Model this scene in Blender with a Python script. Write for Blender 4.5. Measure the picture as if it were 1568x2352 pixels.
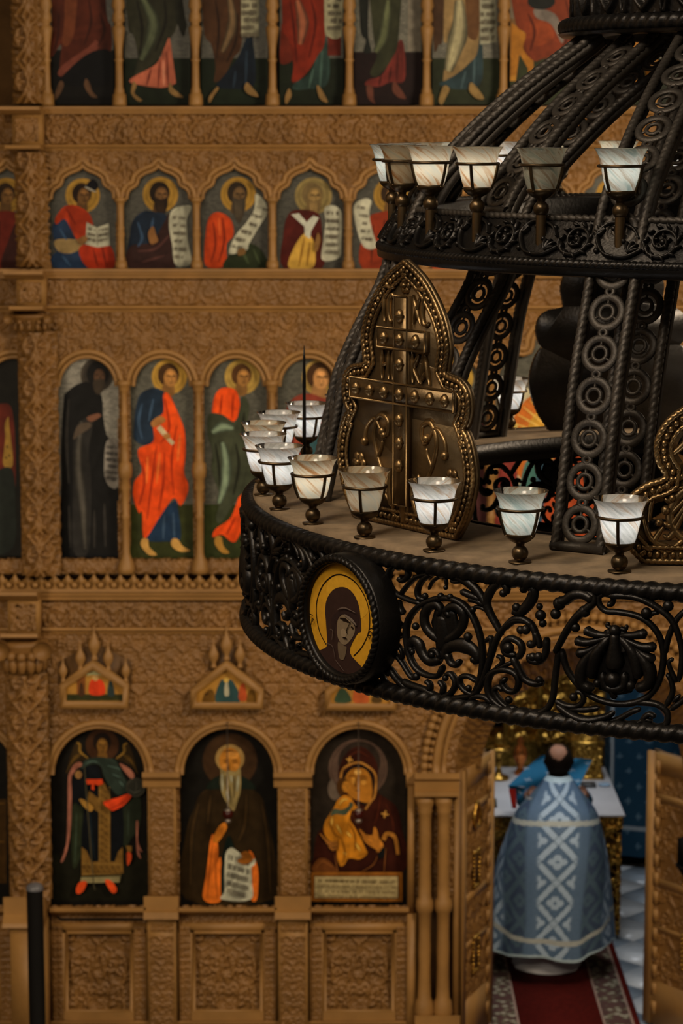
import bpy, math, random
import numpy as np
from mathutils import Matrix, Vector
random.seed(7); RNG = np.random.default_rng(7)
SC = bpy.context.scene
for _o in list(bpy.data.objects): bpy.data.objects.remove(_o)
COL = SC.collection
PI = math.pi

# ------------------------------------------------------------------ camera
CAM_H = 6.1; PITCH = 0.1523; FPX = 5553.0
cam_d = bpy.data.cameras.new('camera'); cam = bpy.data.objects.new('camera', cam_d); COL.objects.link(cam)
cam.location = (0, 0, CAM_H); cam.rotation_euler = (PI / 2 - PITCH, 0, 0)
cam_d.sensor_fit = 'VERTICAL'; cam_d.sensor_height = 36.0; cam_d.lens = FPX / 2352 * 36.0
cam_d.clip_end = 200; cam_d.dof.use_dof = True; cam_d.dof.focus_distance = 5.85; cam_d.dof.aperture_fstop = 7.0
SC.camera = cam
# ------------------------------------------------------------------ world, lights, exposure
SC.view_settings.view_transform = 'Standard'; SC.view_settings.look = 'None'
SC.view_settings.gamma = 1.0; SC.view_settings.use_curve_mapping = False
SC.view_settings.exposure = 0.0
SC.cycles.max_bounces = 6; SC.cycles.diffuse_bounces = 3; SC.cycles.glossy_bounces = 3; SC.cycles.transmission_bounces = 4
SC.cycles.use_denoising = True; SC.cycles.adaptive_threshold = 0.035
wd = bpy.data.worlds.new('World'); SC.world = wd; wd.use_nodes = True
wd.node_tree.nodes['Background'].inputs[0].default_value = (1.0, 0.80, 0.60, 1)
wd.node_tree.nodes['Background'].inputs[1].default_value = 0.05
def area(name, loc, target, size, size_y, power, color):
    l = bpy.data.lights.new(name, 'AREA'); l.shape = 'RECTANGLE'; l.size = size; l.size_y = size_y
    l.energy = power; l.color = color
    o = bpy.data.objects.new(name, l); COL.objects.link(o); o.location = loc
    o.rotation_euler = (Vector(target) - Vector(loc)).to_track_quat('-Z', 'Y').to_euler()
    return o
area('right_screen_fill', (3.9, 9.0, 7.2), (0.3, 15.5, 1.6), 1.5, 1.5, 365, (1.0, 0.80, 0.58))  # unseen fill, added to brighten the icon screen from the right
area('left_screen_fill', (-3.6, 10.0, 3.4), (0.5, 15.5, 1.0), 1.2, 1.2, 80, (1.0, 0.80, 0.58))  # added fill without a real source; lifts the lower screen from the left
area('side_wall_fill', (-2.4, 4.5, 9.6), (-5.0, 7.5, 5.6), 1.2, 1.2, 170, (1.0, 0.80, 0.58))  # added fill on the left wall so the bronze plate has something to reflect
area('chandelier_front_fill', (-1.5, 1.5, 9.5), (1.0, 8.0, 5.2), 1.6, 1.0, 170, (1.0, 0.82, 0.62))  # front fill added for the chandelier's metal, no lamp hangs here
area('chandelier_cool_fill', (-4.6, 2.0, 9.5), (1.2, 7.0, 5.2), 1.4, 3.0, 50, (0.92, 0.95, 1.0))  # cool fill added for the chandelier, no window is here
area('sanctuary_light', (1.6, 17.6, 5.6), (1.6, 17.9, 0.0), 2.2, 2.2, 115, (0.93, 0.96, 1.0))

# ------------------------------------------------------------------ helpers
def lin(c):
    c = np.asarray(c, float) / 255.0
    return np.where(c <= 0.04045, c / 12.92, ((c + 0.055) / 1.055) ** 2.4)
GAIN = np.array([1.38, 1.55, 1.50])
def alb(r, g, b): return np.clip(lin((r, g, b)) * GAIN, 0.002, 0.92)

_s, _c = math.sin(PITCH), math.cos(PITCH)
def W(px, py, Y):
    """photo pixel -> (x, z) on the vertical plane at depth Y"""
    a = (px - 784) / FPX; b = -(py - 1176) / FPX
    k = Y / (_c + b * _s)
    return a * k, CAM_H + (-_s + b * _c) * k
def W3(px, py, Y):
    x, z = W(px, py, Y); return (x, Y, z)
def G(px, py, z=0.0):
    """photo pixel -> (x, y) on the horizontal plane at height z"""
    a = (px - 784) / FPX; b = -(py - 1176) / FPX
    k = (z - CAM_H) / (-_s + b * _c)
    return a * k, (_c + b * _s) * k

def catmull(P, n=6, closed=False):
    P = np.asarray(P, float); m = len(P)
    if m < 3 and not closed:
        t = np.linspace(0, 1, n + 1)[:, None]; return P[0] * (1 - t) + P[-1] * t
    out = []
    rng = range(m) if closed else range(m - 1)
    t = np.linspace(0, 1, n, endpoint=False)[:, None]
    for i in rng:
        if closed: p0, p1, p2, p3 = P[(i - 1) % m], P[i], P[(i + 1) % m], P[(i + 2) % m]
        else: p0, p1, p2, p3 = P[max(i - 1, 0)], P[i], P[i + 1], P[min(i + 2, m - 1)]
        out.append(0.5 * ((2 * p1) + (p2 - p0) * t + (2 * p0 - 5 * p1 + 4 * p2 - p3) * t ** 2 + (3 * p1 - p0 - 3 * p2 + p3) * t ** 3))
    if not closed: out.append(P[-1:])
    return np.concatenate(out)

class MB:
    """collects geometry, links it as ONE mesh object"""
    def __init__(s): s.V = []; s.n = 0; s.Q = []; s.T = []; s.N = []
    def add(s, V, Q=None, T=None, N=None):
        V = np.asarray(V, float).reshape(-1, 3)
        if Q is not None and len(Q): s.Q.append(np.asarray(Q, int).reshape(-1, 4) + s.n)
        if T is not None and len(T): s.T.append(np.asarray(T, int).reshape(-1, 3) + s.n)
        if N is not None:
            for f in N: s.N.append([i + s.n for i in f])
        s.V.append(V); s.n += len(V); return s
    def grid(s, P, cu=False, cv=False, mask=None):
        P = np.asarray(P, float); m, k = P.shape[:2]
        I = np.arange(m * k).reshape(m, k)
        if cu: I = np.concatenate([I, I[:1]], 0)
        if cv: I = np.concatenate([I, I[:, :1]], 1)
        Q = np.stack([I[:-1, :-1], I[:-1, 1:], I[1:, 1:], I[1:, :-1]], -1)
        Q = Q[mask] if mask is not None else Q.reshape(-1, 4)
        return s.add(P.reshape(-1, 3), Q=Q)
    def box(s, a, b):
        x0, y0, z0 = a; x1, y1, z1 = b
        V = [(x0, y0, z0), (x1, y0, z0), (x1, y1, z0), (x0, y1, z0), (x0, y0, z1), (x1, y0, z1), (x1, y1, z1), (x0, y1, z1)]
        return s.add(V, Q=[(0, 3, 2, 1), (4, 5, 6, 7), (0, 1, 5, 4), (1, 2, 6, 5), (2, 3, 7, 6), (3, 0, 4, 7)])
    def lathe(s, prof, c=(0, 0, 0), n=16, a0=0.0, a1=2 * PI, cap=True):
        full = abs(a1 - a0 - 2 * PI) < 1e-6
        a = np.linspace(a0, a1, n, endpoint=not full)
        pr = np.asarray(prof, float)
        P = np.stack([c[0] + pr[:, 0:1] * np.cos(a), c[1] + pr[:, 0:1] * np.sin(a), c[2] + pr[:, 1:2] + 0 * a], -1)
        b = s.n; s.grid(P, cv=full)
        if cap and full:
            if pr[0, 0] > 1e-5: s.N.append([b + i for i in range(n)][::-1])
            if pr[-1, 0] > 1e-5: s.N.append([b + (len(pr) - 1) * n + i for i in range(n)])
        return s
    def tube(s, path, rad, k=8, closed=False, up=(0, 0, 1), twist=None, cap=True, flat=1.0):
        P = np.asarray(path, float); m = len(P)
        if closed: t = np.roll(P, -1, 0) - np.roll(P, 1, 0)
        else: t = np.gradient(P, axis=0)
        t /= np.linalg.norm(t, axis=1)[:, None] + 1e-12
        u = np.broadcast_to(np.asarray(up, float), P.shape).copy()
        A = u - (u * t).sum(1)[:, None] * t
        bad = np.linalg.norm(A, axis=1) < 1e-3
        if bad.any():
            alt = np.array([0.31, 0.95, 0.1]); A[bad] = alt - (alt * t[bad]).sum(1)[:, None] * t[bad]
        A /= np.linalg.norm(A, axis=1)[:, None]; B = np.cross(t, A)
        r = np.broadcast_to(np.asarray(rad, float), (m,))
        th = np.linspace(0, 2 * PI, k, endpoint=False)
        R = r[:, None] * np.ones(k)
        if twist is not None:      # (starts, turns per metre, depth): rope strands
            ns, tpm, dep = twist
            d = np.concatenate([[0], np.cumsum(np.linalg.norm(np.diff(P, axis=0), axis=1))])
            if closed:
                tot = d[-1] + np.linalg.norm(P[0] - P[-1]); tpm = round(tpm * tot / 1.0) / tot
            ph = (ns * th[None] - 2 * PI * tpm * d[:, None]) % (2 * PI); ph = np.minimum(ph, 2 * PI - ph)
            R = R * (1.05 - dep * np.exp(-(ph / .8) ** 2))
        G_ = P[:, None] + A[:, None] * (R * np.cos(th))[..., None] + B[:, None] * (R * np.sin(th))[..., None] * flat
        b = s.n; s.grid(G_, cu=closed, cv=True)
        if cap and not closed:
            s.N.append([b + i for i in range(k)]); s.N.append([b + (m - 1) * k + i for i in range(k)][::-1])
        return s
    def ball(s, c, r, n=10, m=6, sq=(1, 1, 1)):
        th = np.linspace(0, PI, m + 1)
        a = np.linspace(0, 2 * PI, n, endpoint=False)
        P = np.stack([c[0] + sq[0] * r * np.sin(th)[:, None] * np.cos(a), c[1] + sq[1] * r * np.sin(th)[:, None] * np.sin(a), c[2] + sq[2] * r * np.cos(th)[:, None] + 0 * a], -1)
        return s.grid(P[::-1], cv=True)
    def prism(s, pts2, y0, y1):
        """outline in (x,z) extruded from y0 (front) to y1"""
        n = len(pts2); V = [(x, y0, z) for x, z in pts2] + [(x, y1, z) for x, z in pts2]
        return s.add(V, Q=[(i, (i + 1) % n, n + (i + 1) % n, n + i) for i in range(n)], N=[list(range(n))[::-1], list(range(n, 2 * n))])
    def stroke(s, pts, w, dep, fmap, n=5, k=8, off=0.0):
        """rounded carved stroke along a 2-D line; w: widths (half) at ends/mid; fmap(u,v,w)->xyz"""
        P = catmull(pts, n); m = len(P)
        tt = np.linspace(0, 1, m); ww = np.interp(tt, np.linspace(0, 1, len(w)), w)
        ww[0] *= 0.45; ww[-1] *= 0.45
        t = np.gradient(P, axis=0); t /= np.linalg.norm(t, axis=1)[:, None] + 1e-12
        N_ = np.stack([-t[:, 1], t[:, 0]], 1)
        th = np.linspace(0, 2 * PI, k, endpoint=False)
        dd = np.minimum(dep, ww * 1.3 + 0.002)
        U = P[:, None, 0] + N_[:, None, 0] * (ww[:, None] * np.cos(th)); Vv = P[:, None, 1] + N_[:, None, 1] * (ww[:, None] * np.cos(th))
        H = off + dd[:, None] * np.sin(th)
        b = s.n; s.grid(fmap(U, Vv, H), cv=True)
        s.N.append([b + i for i in range(k)]); s.N.append([b + (m - 1) * k + i for i in range(k)][::-1])
        return s
    def xf(s, fn):
        s.V = [fn(np.concatenate(s.V))] if s.V else []; return s
    def mesh(s, name, smooth=True):
        me = bpy.data.meshes.new(name)
        V = np.concatenate(s.V) if s.V else np.zeros((0, 3))
        fl = []; st = []; tot = []
        pos = 0
        for arrs, k in ((s.Q, 4), (s.T, 3)):
            if arrs:
                A = np.concatenate(arrs); fl.append(A.ravel()); st.append(pos + np.arange(len(A)) * k); tot.append(np.full(len(A), k)); pos += A.size
        for f in s.N:
            fl.append(np.array(f)); st.append(np.array([pos])); tot.append(np.array([len(f)])); pos += len(f)
        fl = np.concatenate(fl).astype(np.int32); st = np.concatenate(st).astype(np.int32); tot = np.concatenate(tot).astype(np.int32)
        me.vertices.add(len(V)); me.vertices.foreach_set('co', V.astype(np.float32).ravel())
        me.loops.add(len(fl)); me.loops.foreach_set('vertex_index', fl)
        me.polygons.add(len(st)); me.polygons.foreach_set('loop_start', st); me.polygons.foreach_set('loop_total', tot)
        if smooth: me.polygons.foreach_set('use_smooth', np.ones(len(st), bool))
        me.update(calc_edges=True); me.validate()
        return me
    def build(s, name, mat, parent=None, smooth=True, bevel=0):
        return link(name, s.mesh(name, smooth), mat, parent)

def link(name, me, mat, parent=None):
    o = bpy.data.objects.new(name, me); COL.objects.link(o)
    if mat is not None and not me.materials: me.materials.append(mat)
    if parent is not None: adopt(o, parent)
    return o
LOCAL = set()
def adopt(o, parent):
    o.parent = parent
    L = Vector((0, 0, 0)); p = parent
    while p is not None:
        if p.name in LOCAL: return
        L = L + p.location if p.parent is None else L; p = p.parent
    if parent.parent is None: o.matrix_parent_inverse = Matrix.Translation(-L)
    else: o.matrix_parent_inverse = Matrix.Identity(4)
def empty(name, loc):
    o = bpy.data.objects.new(name, None); COL.objects.link(o); o.location = loc; o.empty_display_size = 0.1
    return o
def tag(o, label=None, cat=None, group=None, kind=None):
    if label: o['label'] = label
    if cat: o['category'] = cat
    if group: o['group'] = group
    if kind: o['kind'] = kind
    return o
def autosmooth(o, ang=40):
    me = o.data
    return o

# ------------------------------------------------------------------ materials
def mat(name, col, rough=0.5, metal=0.0, var=0.25, nscale=8.0, bump=0.0, bscale=60.0, spec=0.5, dark=None, detail=4):
    m = bpy.data.materials.new(name); m.use_nodes = True; nt = m.node_tree; b = nt.nodes['Principled BSDF']
    b.inputs['Roughness'].default_value = rough; b.inputs['Metallic'].default_value = metal
    b.inputs['Specular IOR Level'].default_value = spec
    tc = nt.nodes.new('ShaderNodeTexCoord'); no = nt.nodes.new('ShaderNodeTexNoise')
    no.inputs['Scale'].default_value = nscale; no.inputs['Detail'].default_value = detail
    nt.links.new(tc.outputs['Object'], no.inputs['Vector'])
    rp = nt.nodes.new('ShaderNodeValToRGB'); nt.links.new(no.outputs['Fac'], rp.inputs['Fac'])
    c = np.asarray(col, float); d = c * (1 - var) if dark is None else np.asarray(dark, float); l = np.clip(c * (1 + var), 0, 1)
    rp.color_ramp.elements[0].position = 0.32; rp.color_ramp.elements[0].color = (*d, 1)
    rp.color_ramp.elements[1].position = 0.68; rp.color_ramp.elements[1].color = (*l, 1)
    nt.links.new(rp.outputs['Color'], b.inputs['Base Color'])
    if bump:
        n2 = nt.nodes.new('ShaderNodeTexNoise'); n2.inputs['Scale'].default_value = bscale; n2.inputs['Detail'].default_value = 3
        nt.links.new(tc.outputs['Object'], n2.inputs['Vector'])
        bp = nt.nodes.new('ShaderNodeBump'); bp.inputs['Strength'].default_value = bump; bp.inputs['Distance'].default_value = 0.01
        nt.links.new(n2.outputs['Fac'], bp.inputs['Height']); nt.links.new(bp.outputs['Normal'], b.inputs['Normal'])
    return m
def mat_attr(name, rough=0.55, noise=0.25, nscale=40.0, spec=0.12):
    """flat print: colour attribute 'paint', its alpha = gilding"""
    m = bpy.data.materials.new(name); m.use_nodes = True; nt = m.node_tree; b = nt.nodes['Principled BSDF']
    at = nt.nodes.new('ShaderNodeVertexColor'); at.layer_name = 'paint'
    tc = nt.nodes.new('ShaderNodeTexCoord'); no = nt.nodes.new('ShaderNodeTexNoise')
    no.inputs['Scale'].default_value = nscale; no.inputs['Detail'].default_value = 5
    nt.links.new(tc.outputs['Object'], no.inputs['Vector'])
    mr = nt.nodes.new('ShaderNodeMapRange'); mr.inputs['From Min'].default_value = 0.3; mr.inputs['From Max'].default_value = 0.7
    mr.inputs['To Min'].default_value = 1 - noise; no.inputs['Roughness'].default_value = .62; mr.inputs['To Max'].default_value = 1 + noise
    nt.links.new(no.outputs['Fac'], mr.inputs['Value'])
    mx = nt.nodes.new('ShaderNodeVectorMath'); mx.operation = 'SCALE'
    nt.links.new(at.outputs['Color'], mx.inputs[0]); nt.links.new(mr.outputs['Result'], mx.inputs['Scale'])
    nt.links.new(mx.outputs['Vector'], b.inputs['Base Color'])
    ml = nt.nodes.new('ShaderNodeMath'); ml.operation = 'MULTIPLY'; ml.inputs[1].default_value = 0.75
    nt.links.new(at.outputs['Alpha'], ml.inputs[0]); nt.links.new(ml.outputs[0], b.inputs['Metallic'])
    b.inputs['Roughness'].default_value = rough; b.inputs['Specular IOR Level'].default_value = spec
    return m
M = {}
M['wood'] = mat('carved_wood_shaded', alb(110, 73, 33), 0.55, 0, 0.16, 5, 0.25, 45)  # wood darkened: shade in the carving is put into the colour
M['wood_hi'] = mat('trim_wood_lit', alb(130, 90, 46), 0.55, 0, 0.12, 6, 0.1, 30)  # lighter copy of the same wood, mouldings and columns coloured as if lit
M['wood_dk'] = mat('recess_wood_shaded', alb(82, 54, 26), 0.6, 0, 0.2, 6, 0.3, 50)  # darkest copy of the wood, with recess shade in its colour
M['black'] = mat('black_paint', (0.004, 0.0035, 0.003), 0.7, 0, 0.1, spec=0.1)
M['iron'] = mat('black_bronze', (0.020, 0.018, 0.016), 0.36, 0.7, 0.35, 9, 0.12, 90)
M['iron_lt'] = mat('dark_patinated_bronze', (0.058, 0.050, 0.041), 0.5, 0.6, 0.3, 7, 0.15, 110)
M['brass'] = mat('aged_brass', (0.27, 0.175, 0.075), 0.33, 0.9, 0.35, 10, 0.08, 60, dark=(0.10, 0.065, 0.03))
M['bronze'] = mat('plate_bronze', (0.21, 0.14, 0.065), 0.43, 0.85, 0.3, 4, 0.1, 80, dark=(0.07, 0.05, 0.028))
M['tray'] = mat('dusty_tray', (0.21, 0.148, 0.085), 0.75, 0.1, 0.3, 14, 0.2, 60)
M['holder'] = mat('dark_brass', (0.125, 0.084, 0.042), 0.34, 0.9, 0.3, 10, 0.06, 60, dark=(0.05, 0.036, 0.02))
M['gold'] = mat('gilding', (0.62, 0.36, 0.07), 0.32, 0.9, 0.4, 30, 0.5, 40, dark=(0.20, 0.10, 0.015))
M['paint'] = mat_attr('icon_paint', 0.5, 0.30, 14)
M['print'] = mat_attr('smooth_paint', 0.6, 0.10, 60)
# ------------------------------------------------------------------ carved relief tiles (height maps, really displaced)
def spiral(cx, cy, r, a0, turns, d=1, n=26, r1=0.12):
    t = np.linspace(0, 1, n); a = a0 + d * turns * 2 * PI * t; rr = r * (1 - t) + r * r1 * t
    return np.stack([cx + rr * np.cos(a), cy + rr * np.sin(a)], 1)
def raster(strokes, w, h, nx, ny, wrapx=True, wrapy=False, mirror=False):
    pts = []
    for P, w0, w1 in strokes:
        P = np.asarray(P, float)
        d = np.linalg.norm(np.diff(P, axis=0), axis=1).sum(); n = max(4, int(d / (min(w0, w1) * 0.45)))
        s_ = np.concatenate([[0], np.cumsum(np.linalg.norm(np.diff(P, axis=0), axis=1))]); t = np.linspace(0, s_[-1], n)
        x = np.interp(t, s_, P[:, 0]); y = np.interp(t, s_, P[:, 1]); r = np.interp(t, [0, s_[-1]], [w0, w1])
        pts.append(np.stack([x, y, r], 1))
    A = np.concatenate(pts)
    if mirror: B = A.copy(); B[:, 0] = w - B[:, 0]; A = np.concatenate([A, B])
    L = [A]
    if wrapx: L += [A + (w, 0, 0), A - (w, 0, 0)]
    A = np.concatenate(L)
    if wrapy: A = np.concatenate([A, A + (0, h, 0), A - (0, h, 0)])
    A = A[(A[:, 0] > -.2 * w) & (A[:, 0] < 1.2 * w) & (A[:, 1] > -.2 * h) & (A[:, 1] < 1.2 * h)]
    X, Y = np.meshgrid((np.arange(nx) + .5) * w / nx, (np.arange(ny) + .5) * h / ny)
    H = np.zeros((ny, nx))
    for i in range(0, len(A), 200):
        a = A[i:i + 200]
        d2 = (X[..., None] - a[:, 0]) ** 2 + (Y[..., None] - a[:, 1]) ** 2
        H = np.maximum(H, np.sqrt(np.clip(1 - d2 / a[:, 2] ** 2, 0, 1)).max(-1))
    return H
def leaf(x, y, a, l, w): return [((x, y), (x + l * .5 * math.cos(a) - l * .12 * math.sin(a), y + l * .5 * math.sin(a) + l * .12 * math.cos(a)), (x + l * math.cos(a), y + l * math.sin(a))), w, w * .35]
def mk_tiles():
    T = {}
    S = []                                      # running scroll frieze, tile 2 x 1
    for k, (cx, cy, d) in enumerate(((.5, .46, 1), (1.5, .54, -1))):
        S.append([spiral(cx, cy, .38, PI if d > 0 else PI, 1.6, d), .065, .06])
        S.append([spiral(cx + .02, cy, .12, 0, 1, d, r1=.9), .07, .07])
        for j in range(9): S.append(leaf(cx + .36 * math.cos(j * .7), cy + .36 * math.sin(j * .7), j * .7 + .9 * d, .2, .055))
        for j in range(5): S.append(leaf(cx + .14 * math.cos(j * 1.25), cy + .14 * math.sin(j * 1.25), j * 1.25 + .5, .15, .05))
    S.append([catmull([(0, .15), (.25, .9), (.75, .93), (1.05, .5), (1.3, .08), (1.75, .07), (2, .15)]), .05, .05])
    T['scroll'] = (raster(S, 2, 1, 200, 100), 2.0)
    S = []                                      # heart palmettes, mirrored, tile 1 x 1
    S.append([catmull([(.5, .04), (.3, .18), (.12, .45), (.2, .72), (.38, .74), (.42, .58), (.32, .52)]), .05, .045])
    S.append([catmull([(.5, .3), (.42, .42), (.5, .62)]), .05, .08])
    S.append([catmull([(.04, .02), (.08, .3), (.02, .6)]), .045, .04]); S.append([spiral(.1, .84, .11, 0, 1.3, 1), .045, .04])
    for j in range(5): S.append(leaf(.5, .66, PI / 2 + j * .42, .26, .05))
    for j in range(4): S.append(leaf(.2, .42, 2.4 + j * .5, .16, .04))
    S.append([catmull([(.5, .95), (.35, .9), (.28, .97)]), .04, .03])
    T['heart'] = (raster(S, 1, 1, 128, 128, True, True, True), 1.0)
    S = []                                      # dense arabesque field, mirrored, 1 x 1
    S.append([catmull([(.5, 0), (.36, .12), (.3, .3), (.4, .42), (.5, .36)]), .035, .03]); S.append([spiral(.22, .3, .15, .3, 1.5, 1), .034, .03])
    S.append([catmull([(.3, .3), (.1, .5), (.08, .75), (.22, .86), (.32, .76)]), .034, .03]); S.append([spiral(.3, .7, .13, 2, 1.4, -1), .034, .03])
    S.append([catmull([(.5, .5), (.42, .6), (.46, .8), (.5, .98)]), .04, .03]); S.append([spiral(.06, .12, .11, 1, 1.4, 1), .034, .03])
    S.append([[(.5, .46), (.5, .56)], .06, .05])
    for j in range(6): S.append(leaf(.22 + .15 * math.cos(j), .3 + .15 * math.sin(j), j + .6, .11, .03)); S.append(leaf(.3 + .13 * math.cos(j), .7 + .13 * math.sin(j), j - .4, .1, .03))
    for j in range(4): S.append(leaf(.1, .55, 1 + j * .9, .12, .03)); S.append(leaf(.5, .3, 1.6 + j * .4, .1, .03))
    T['field'] = (raster(S, 1, 1, 150, 150, True, True, True), 1.0)
    S = []                                      # diagonal vine lattice for pillars, 1 x 1.6
    S.append([catmull([(0, 0), (.35, .35), (.5, .8), (.65, 1.25), (1, 1.6)]), .07, .07]); S.append([catmull([(1, 0), (.65, .35), (.5, .8), (.35, 1.25), (0, 1.6)]), .07, .07])
    for cx, cy in ((.5, .3), (.5, 1.3), (0, .8), (1, .8)):
        S.append([[(cx, cy - .08), (cx, cy + .08)], .17, .15])
        for j in range(6): S.append(leaf(cx + .16 * math.cos(j * 1.05), cy + .2 * math.sin(j * 1.05), j * 1.05, .2, .07))
    T['vine'] = (raster(S, 1, 1.6, 80, 128, True, True), 0.625)
    return T
TILES = mk_tiles()
def sample(tile, U, V):
    H, _ = TILES[tile]; ny, nx = H.shape
    x = (U % 1.0) * nx - .5; y = (V % 1.0) * ny - .5
    x0 = np.floor(x).astype(int); y0 = np.floor(y).astype(int); fx, fy = x - x0, y - y0
    g = lambda i, j: H[j % ny, i % nx]
    return g(x0, y0) * (1 - fx) * (1 - fy) + g(x0 + 1, y0) * fx * (1 - fy) + g(x0, y0 + 1) * (1 - fx) * fy + g(x0 + 1, y0 + 1) * fx * fy
def inpoly(X, Z, poly):
    poly = np.asarray(poly); ins = np.zeros(X.shape, bool); n = len(poly)
    for i in range(n):
        x0, z0 = poly[i]; x1, z1 = poly[(i + 1) % n]
        c = ((z0 > Z) != (z1 > Z)) & (X < (x1 - x0) * (Z - z0) / (z1 - z0 + 1e-12) + x0)
        ins ^= c
    return ins
def carve(name, x0, y0, x1, y1, Y, tile, tw, amp, parent, holes=(), th=None, m=None, step=0.0075, cx=None, border=True):
    """carved panel: grid over a pixel rectangle on plane Y, displaced forward by the relief"""
    X0, Z1 = W(x0, y0, Y); X1, Z0 = W(x1, y1, Y); X0 = W(x0, (y0 + y1) / 2, Y)[0]; X1 = W(x1, (y0 + y1) / 2, Y)[0]
    nx = max(4, int((X1 - X0) / step)); nz = max(4, int((Z1 - Z0) / step))
    xs = np.linspace(X0, X1, nx); zs = np.linspace(Z0, Z1, nz); X, Z = np.meshgrid(xs, zs)
    th = th or tw / TILES[tile][1]
    c = (X0 + X1) / 2 if cx is None else cx
    H = sample(tile, (X - c) / tw + .5, (Z - Z0) / th) * amp * .95 + sample('field', (X - c) / (tw * .61) + .17, (Z - Z0) / (tw * .53)) * amp * .5
    mb = MB(); P = np.stack([X, Y - H, Z], -1)
    mask = None
    if holes:
        Xc = (X[:-1, :-1] + X[1:, 1:]) / 2; Zc = (Z[:-1, :-1] + Z[1:, 1:]) / 2; mask = np.ones(Xc.shape, bool)
        for h in holes: mask &= ~inpoly(Xc, Zc, h)
    mb.grid(P, mask=mask)
    return mb.build(name, m or M['wood'], parent)
def mould(name, x0, x1, prof, Yb, parent, m=None):
    """moulding: profile points (pixel y, projection) run along x"""
    pts = [(Yb - d, W(784, py, Yb - d)[1]) for py, d in prof]
    ym = sum(p[0] for p in prof) / len(prof)
    a = W(x0, ym, Yb)[0]; b = W(x1, ym, Yb)[0]
    P = np.array([[(x, y, z) for (y, z) in pts] for x in (a, b)])
    mb = MB(); V = []
    for i in range(len(pts) - 1):
        mb.grid(P[:, i:i + 2])
    for k in (0, 1): mb.add(P[k], N=[list(range(len(pts)))])
    return mb.build(name, m or M['wood_hi'], parent, smooth=False)
def px2(poly, Y): return [W(x, y, Y) for x, y in poly]
def arch_px(cx, w, ys, yb, ry=None, n=18):
    a = np.linspace(PI, 0, n); ry = ry or w
    return [(cx - w, yb)] + [(cx + w * math.cos(t), ys - ry * math.sin(t)) for t in a] + [(cx + w, yb)]
OG = [(84, 456), (81, 438), (71, 424), (59, 417), (57, 406), (48, 396), (34, 387), (14, 379), (0, 366)]
def ogee_px(cx, f=1.0, dy=0, yb=None):
    h = [(cx - d * f, y + dy) for d, y in OG] + [(cx + d * f, y + dy) for d, y in OG[::-1][1:]]
    return ([(h[0][0], yb)] + h + [(h[-1][0], yb)]) if yb else h
def arch_mould(name, pts, Y, r, parent, m=None, rows=((0, 1.0, 0.0),)):
    """archivolt: rolls along an open pixel line"""
    mb = MB(); P = np.array([W(x, y, Y) for x, y in pts]); P = np.concatenate([P[:, :1], np.full((len(P), 1), Y), P[:, 1:]], 1)
    t = np.gradient(P, axis=0); t /= np.linalg.norm(t, axis=1)[:, None]; nrm = np.stack([-t[:, 2], 0 * t[:, 0], t[:, 0]], 1)
    for o_, f, dy in rows: mb.tube(P + nrm * o_ + np.array([0, dy, 0]), r * f, 8, up=(0, 1, 0))
    return mb.build(name, m or M['wood_hi'], parent)
def column(name, px, prof, Y, parent, n=14, m=None):
    """turned column: prof = (pixel y, half width in pixels)"""
    x = W(px, prof[len(prof) // 2][0], Y)[0]
    pr = [(r / 357.0, W(px, py, Y)[1]) for py, r in prof][::-1]
    return MB().lathe(pr, (x, Y, 0), n).build(name, m or M['wood_hi'], parent)
def block(name, x0, y0, x1, y1, Y, d, parent, m=None, be=0.0):
    X0, Z1 = W(x0, y0, Y - d); X1, Z0 = W(x1, y1, Y - d); X1 = W(x1, (y0 + y1) / 2, Y - d)[0]; X0 = W(x0, (y0 + y1) / 2, Y - d)[0]
    return MB().box((X0, Y - d, Z0), (X1, Y + .02, Z1)).build(name, m or M['wood_hi'], parent, smooth=False)

# ------------------------------------------------------------------ the carved icon screen
Y0 = 15.5
wall = empty('wall_front', (0, Y0, 0)); tag(wall, 'carved tan wooden icon screen with arched tiers filling the background', 'wall', kind='structure')
XL, XR = -250, 1760
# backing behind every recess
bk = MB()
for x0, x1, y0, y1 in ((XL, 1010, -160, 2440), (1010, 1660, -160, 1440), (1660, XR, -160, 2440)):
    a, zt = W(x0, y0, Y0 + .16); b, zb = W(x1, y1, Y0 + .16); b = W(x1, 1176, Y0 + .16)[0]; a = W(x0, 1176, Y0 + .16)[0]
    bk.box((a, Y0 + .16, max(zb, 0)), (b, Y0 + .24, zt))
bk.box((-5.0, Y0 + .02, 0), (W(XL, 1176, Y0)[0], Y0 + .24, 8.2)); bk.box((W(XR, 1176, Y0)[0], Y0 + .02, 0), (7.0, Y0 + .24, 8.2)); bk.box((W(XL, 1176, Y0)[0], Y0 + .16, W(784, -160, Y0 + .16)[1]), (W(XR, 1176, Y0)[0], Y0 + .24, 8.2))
bk.build('backing_boards', M['wood_dk'], wall, smooth=False)
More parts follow.
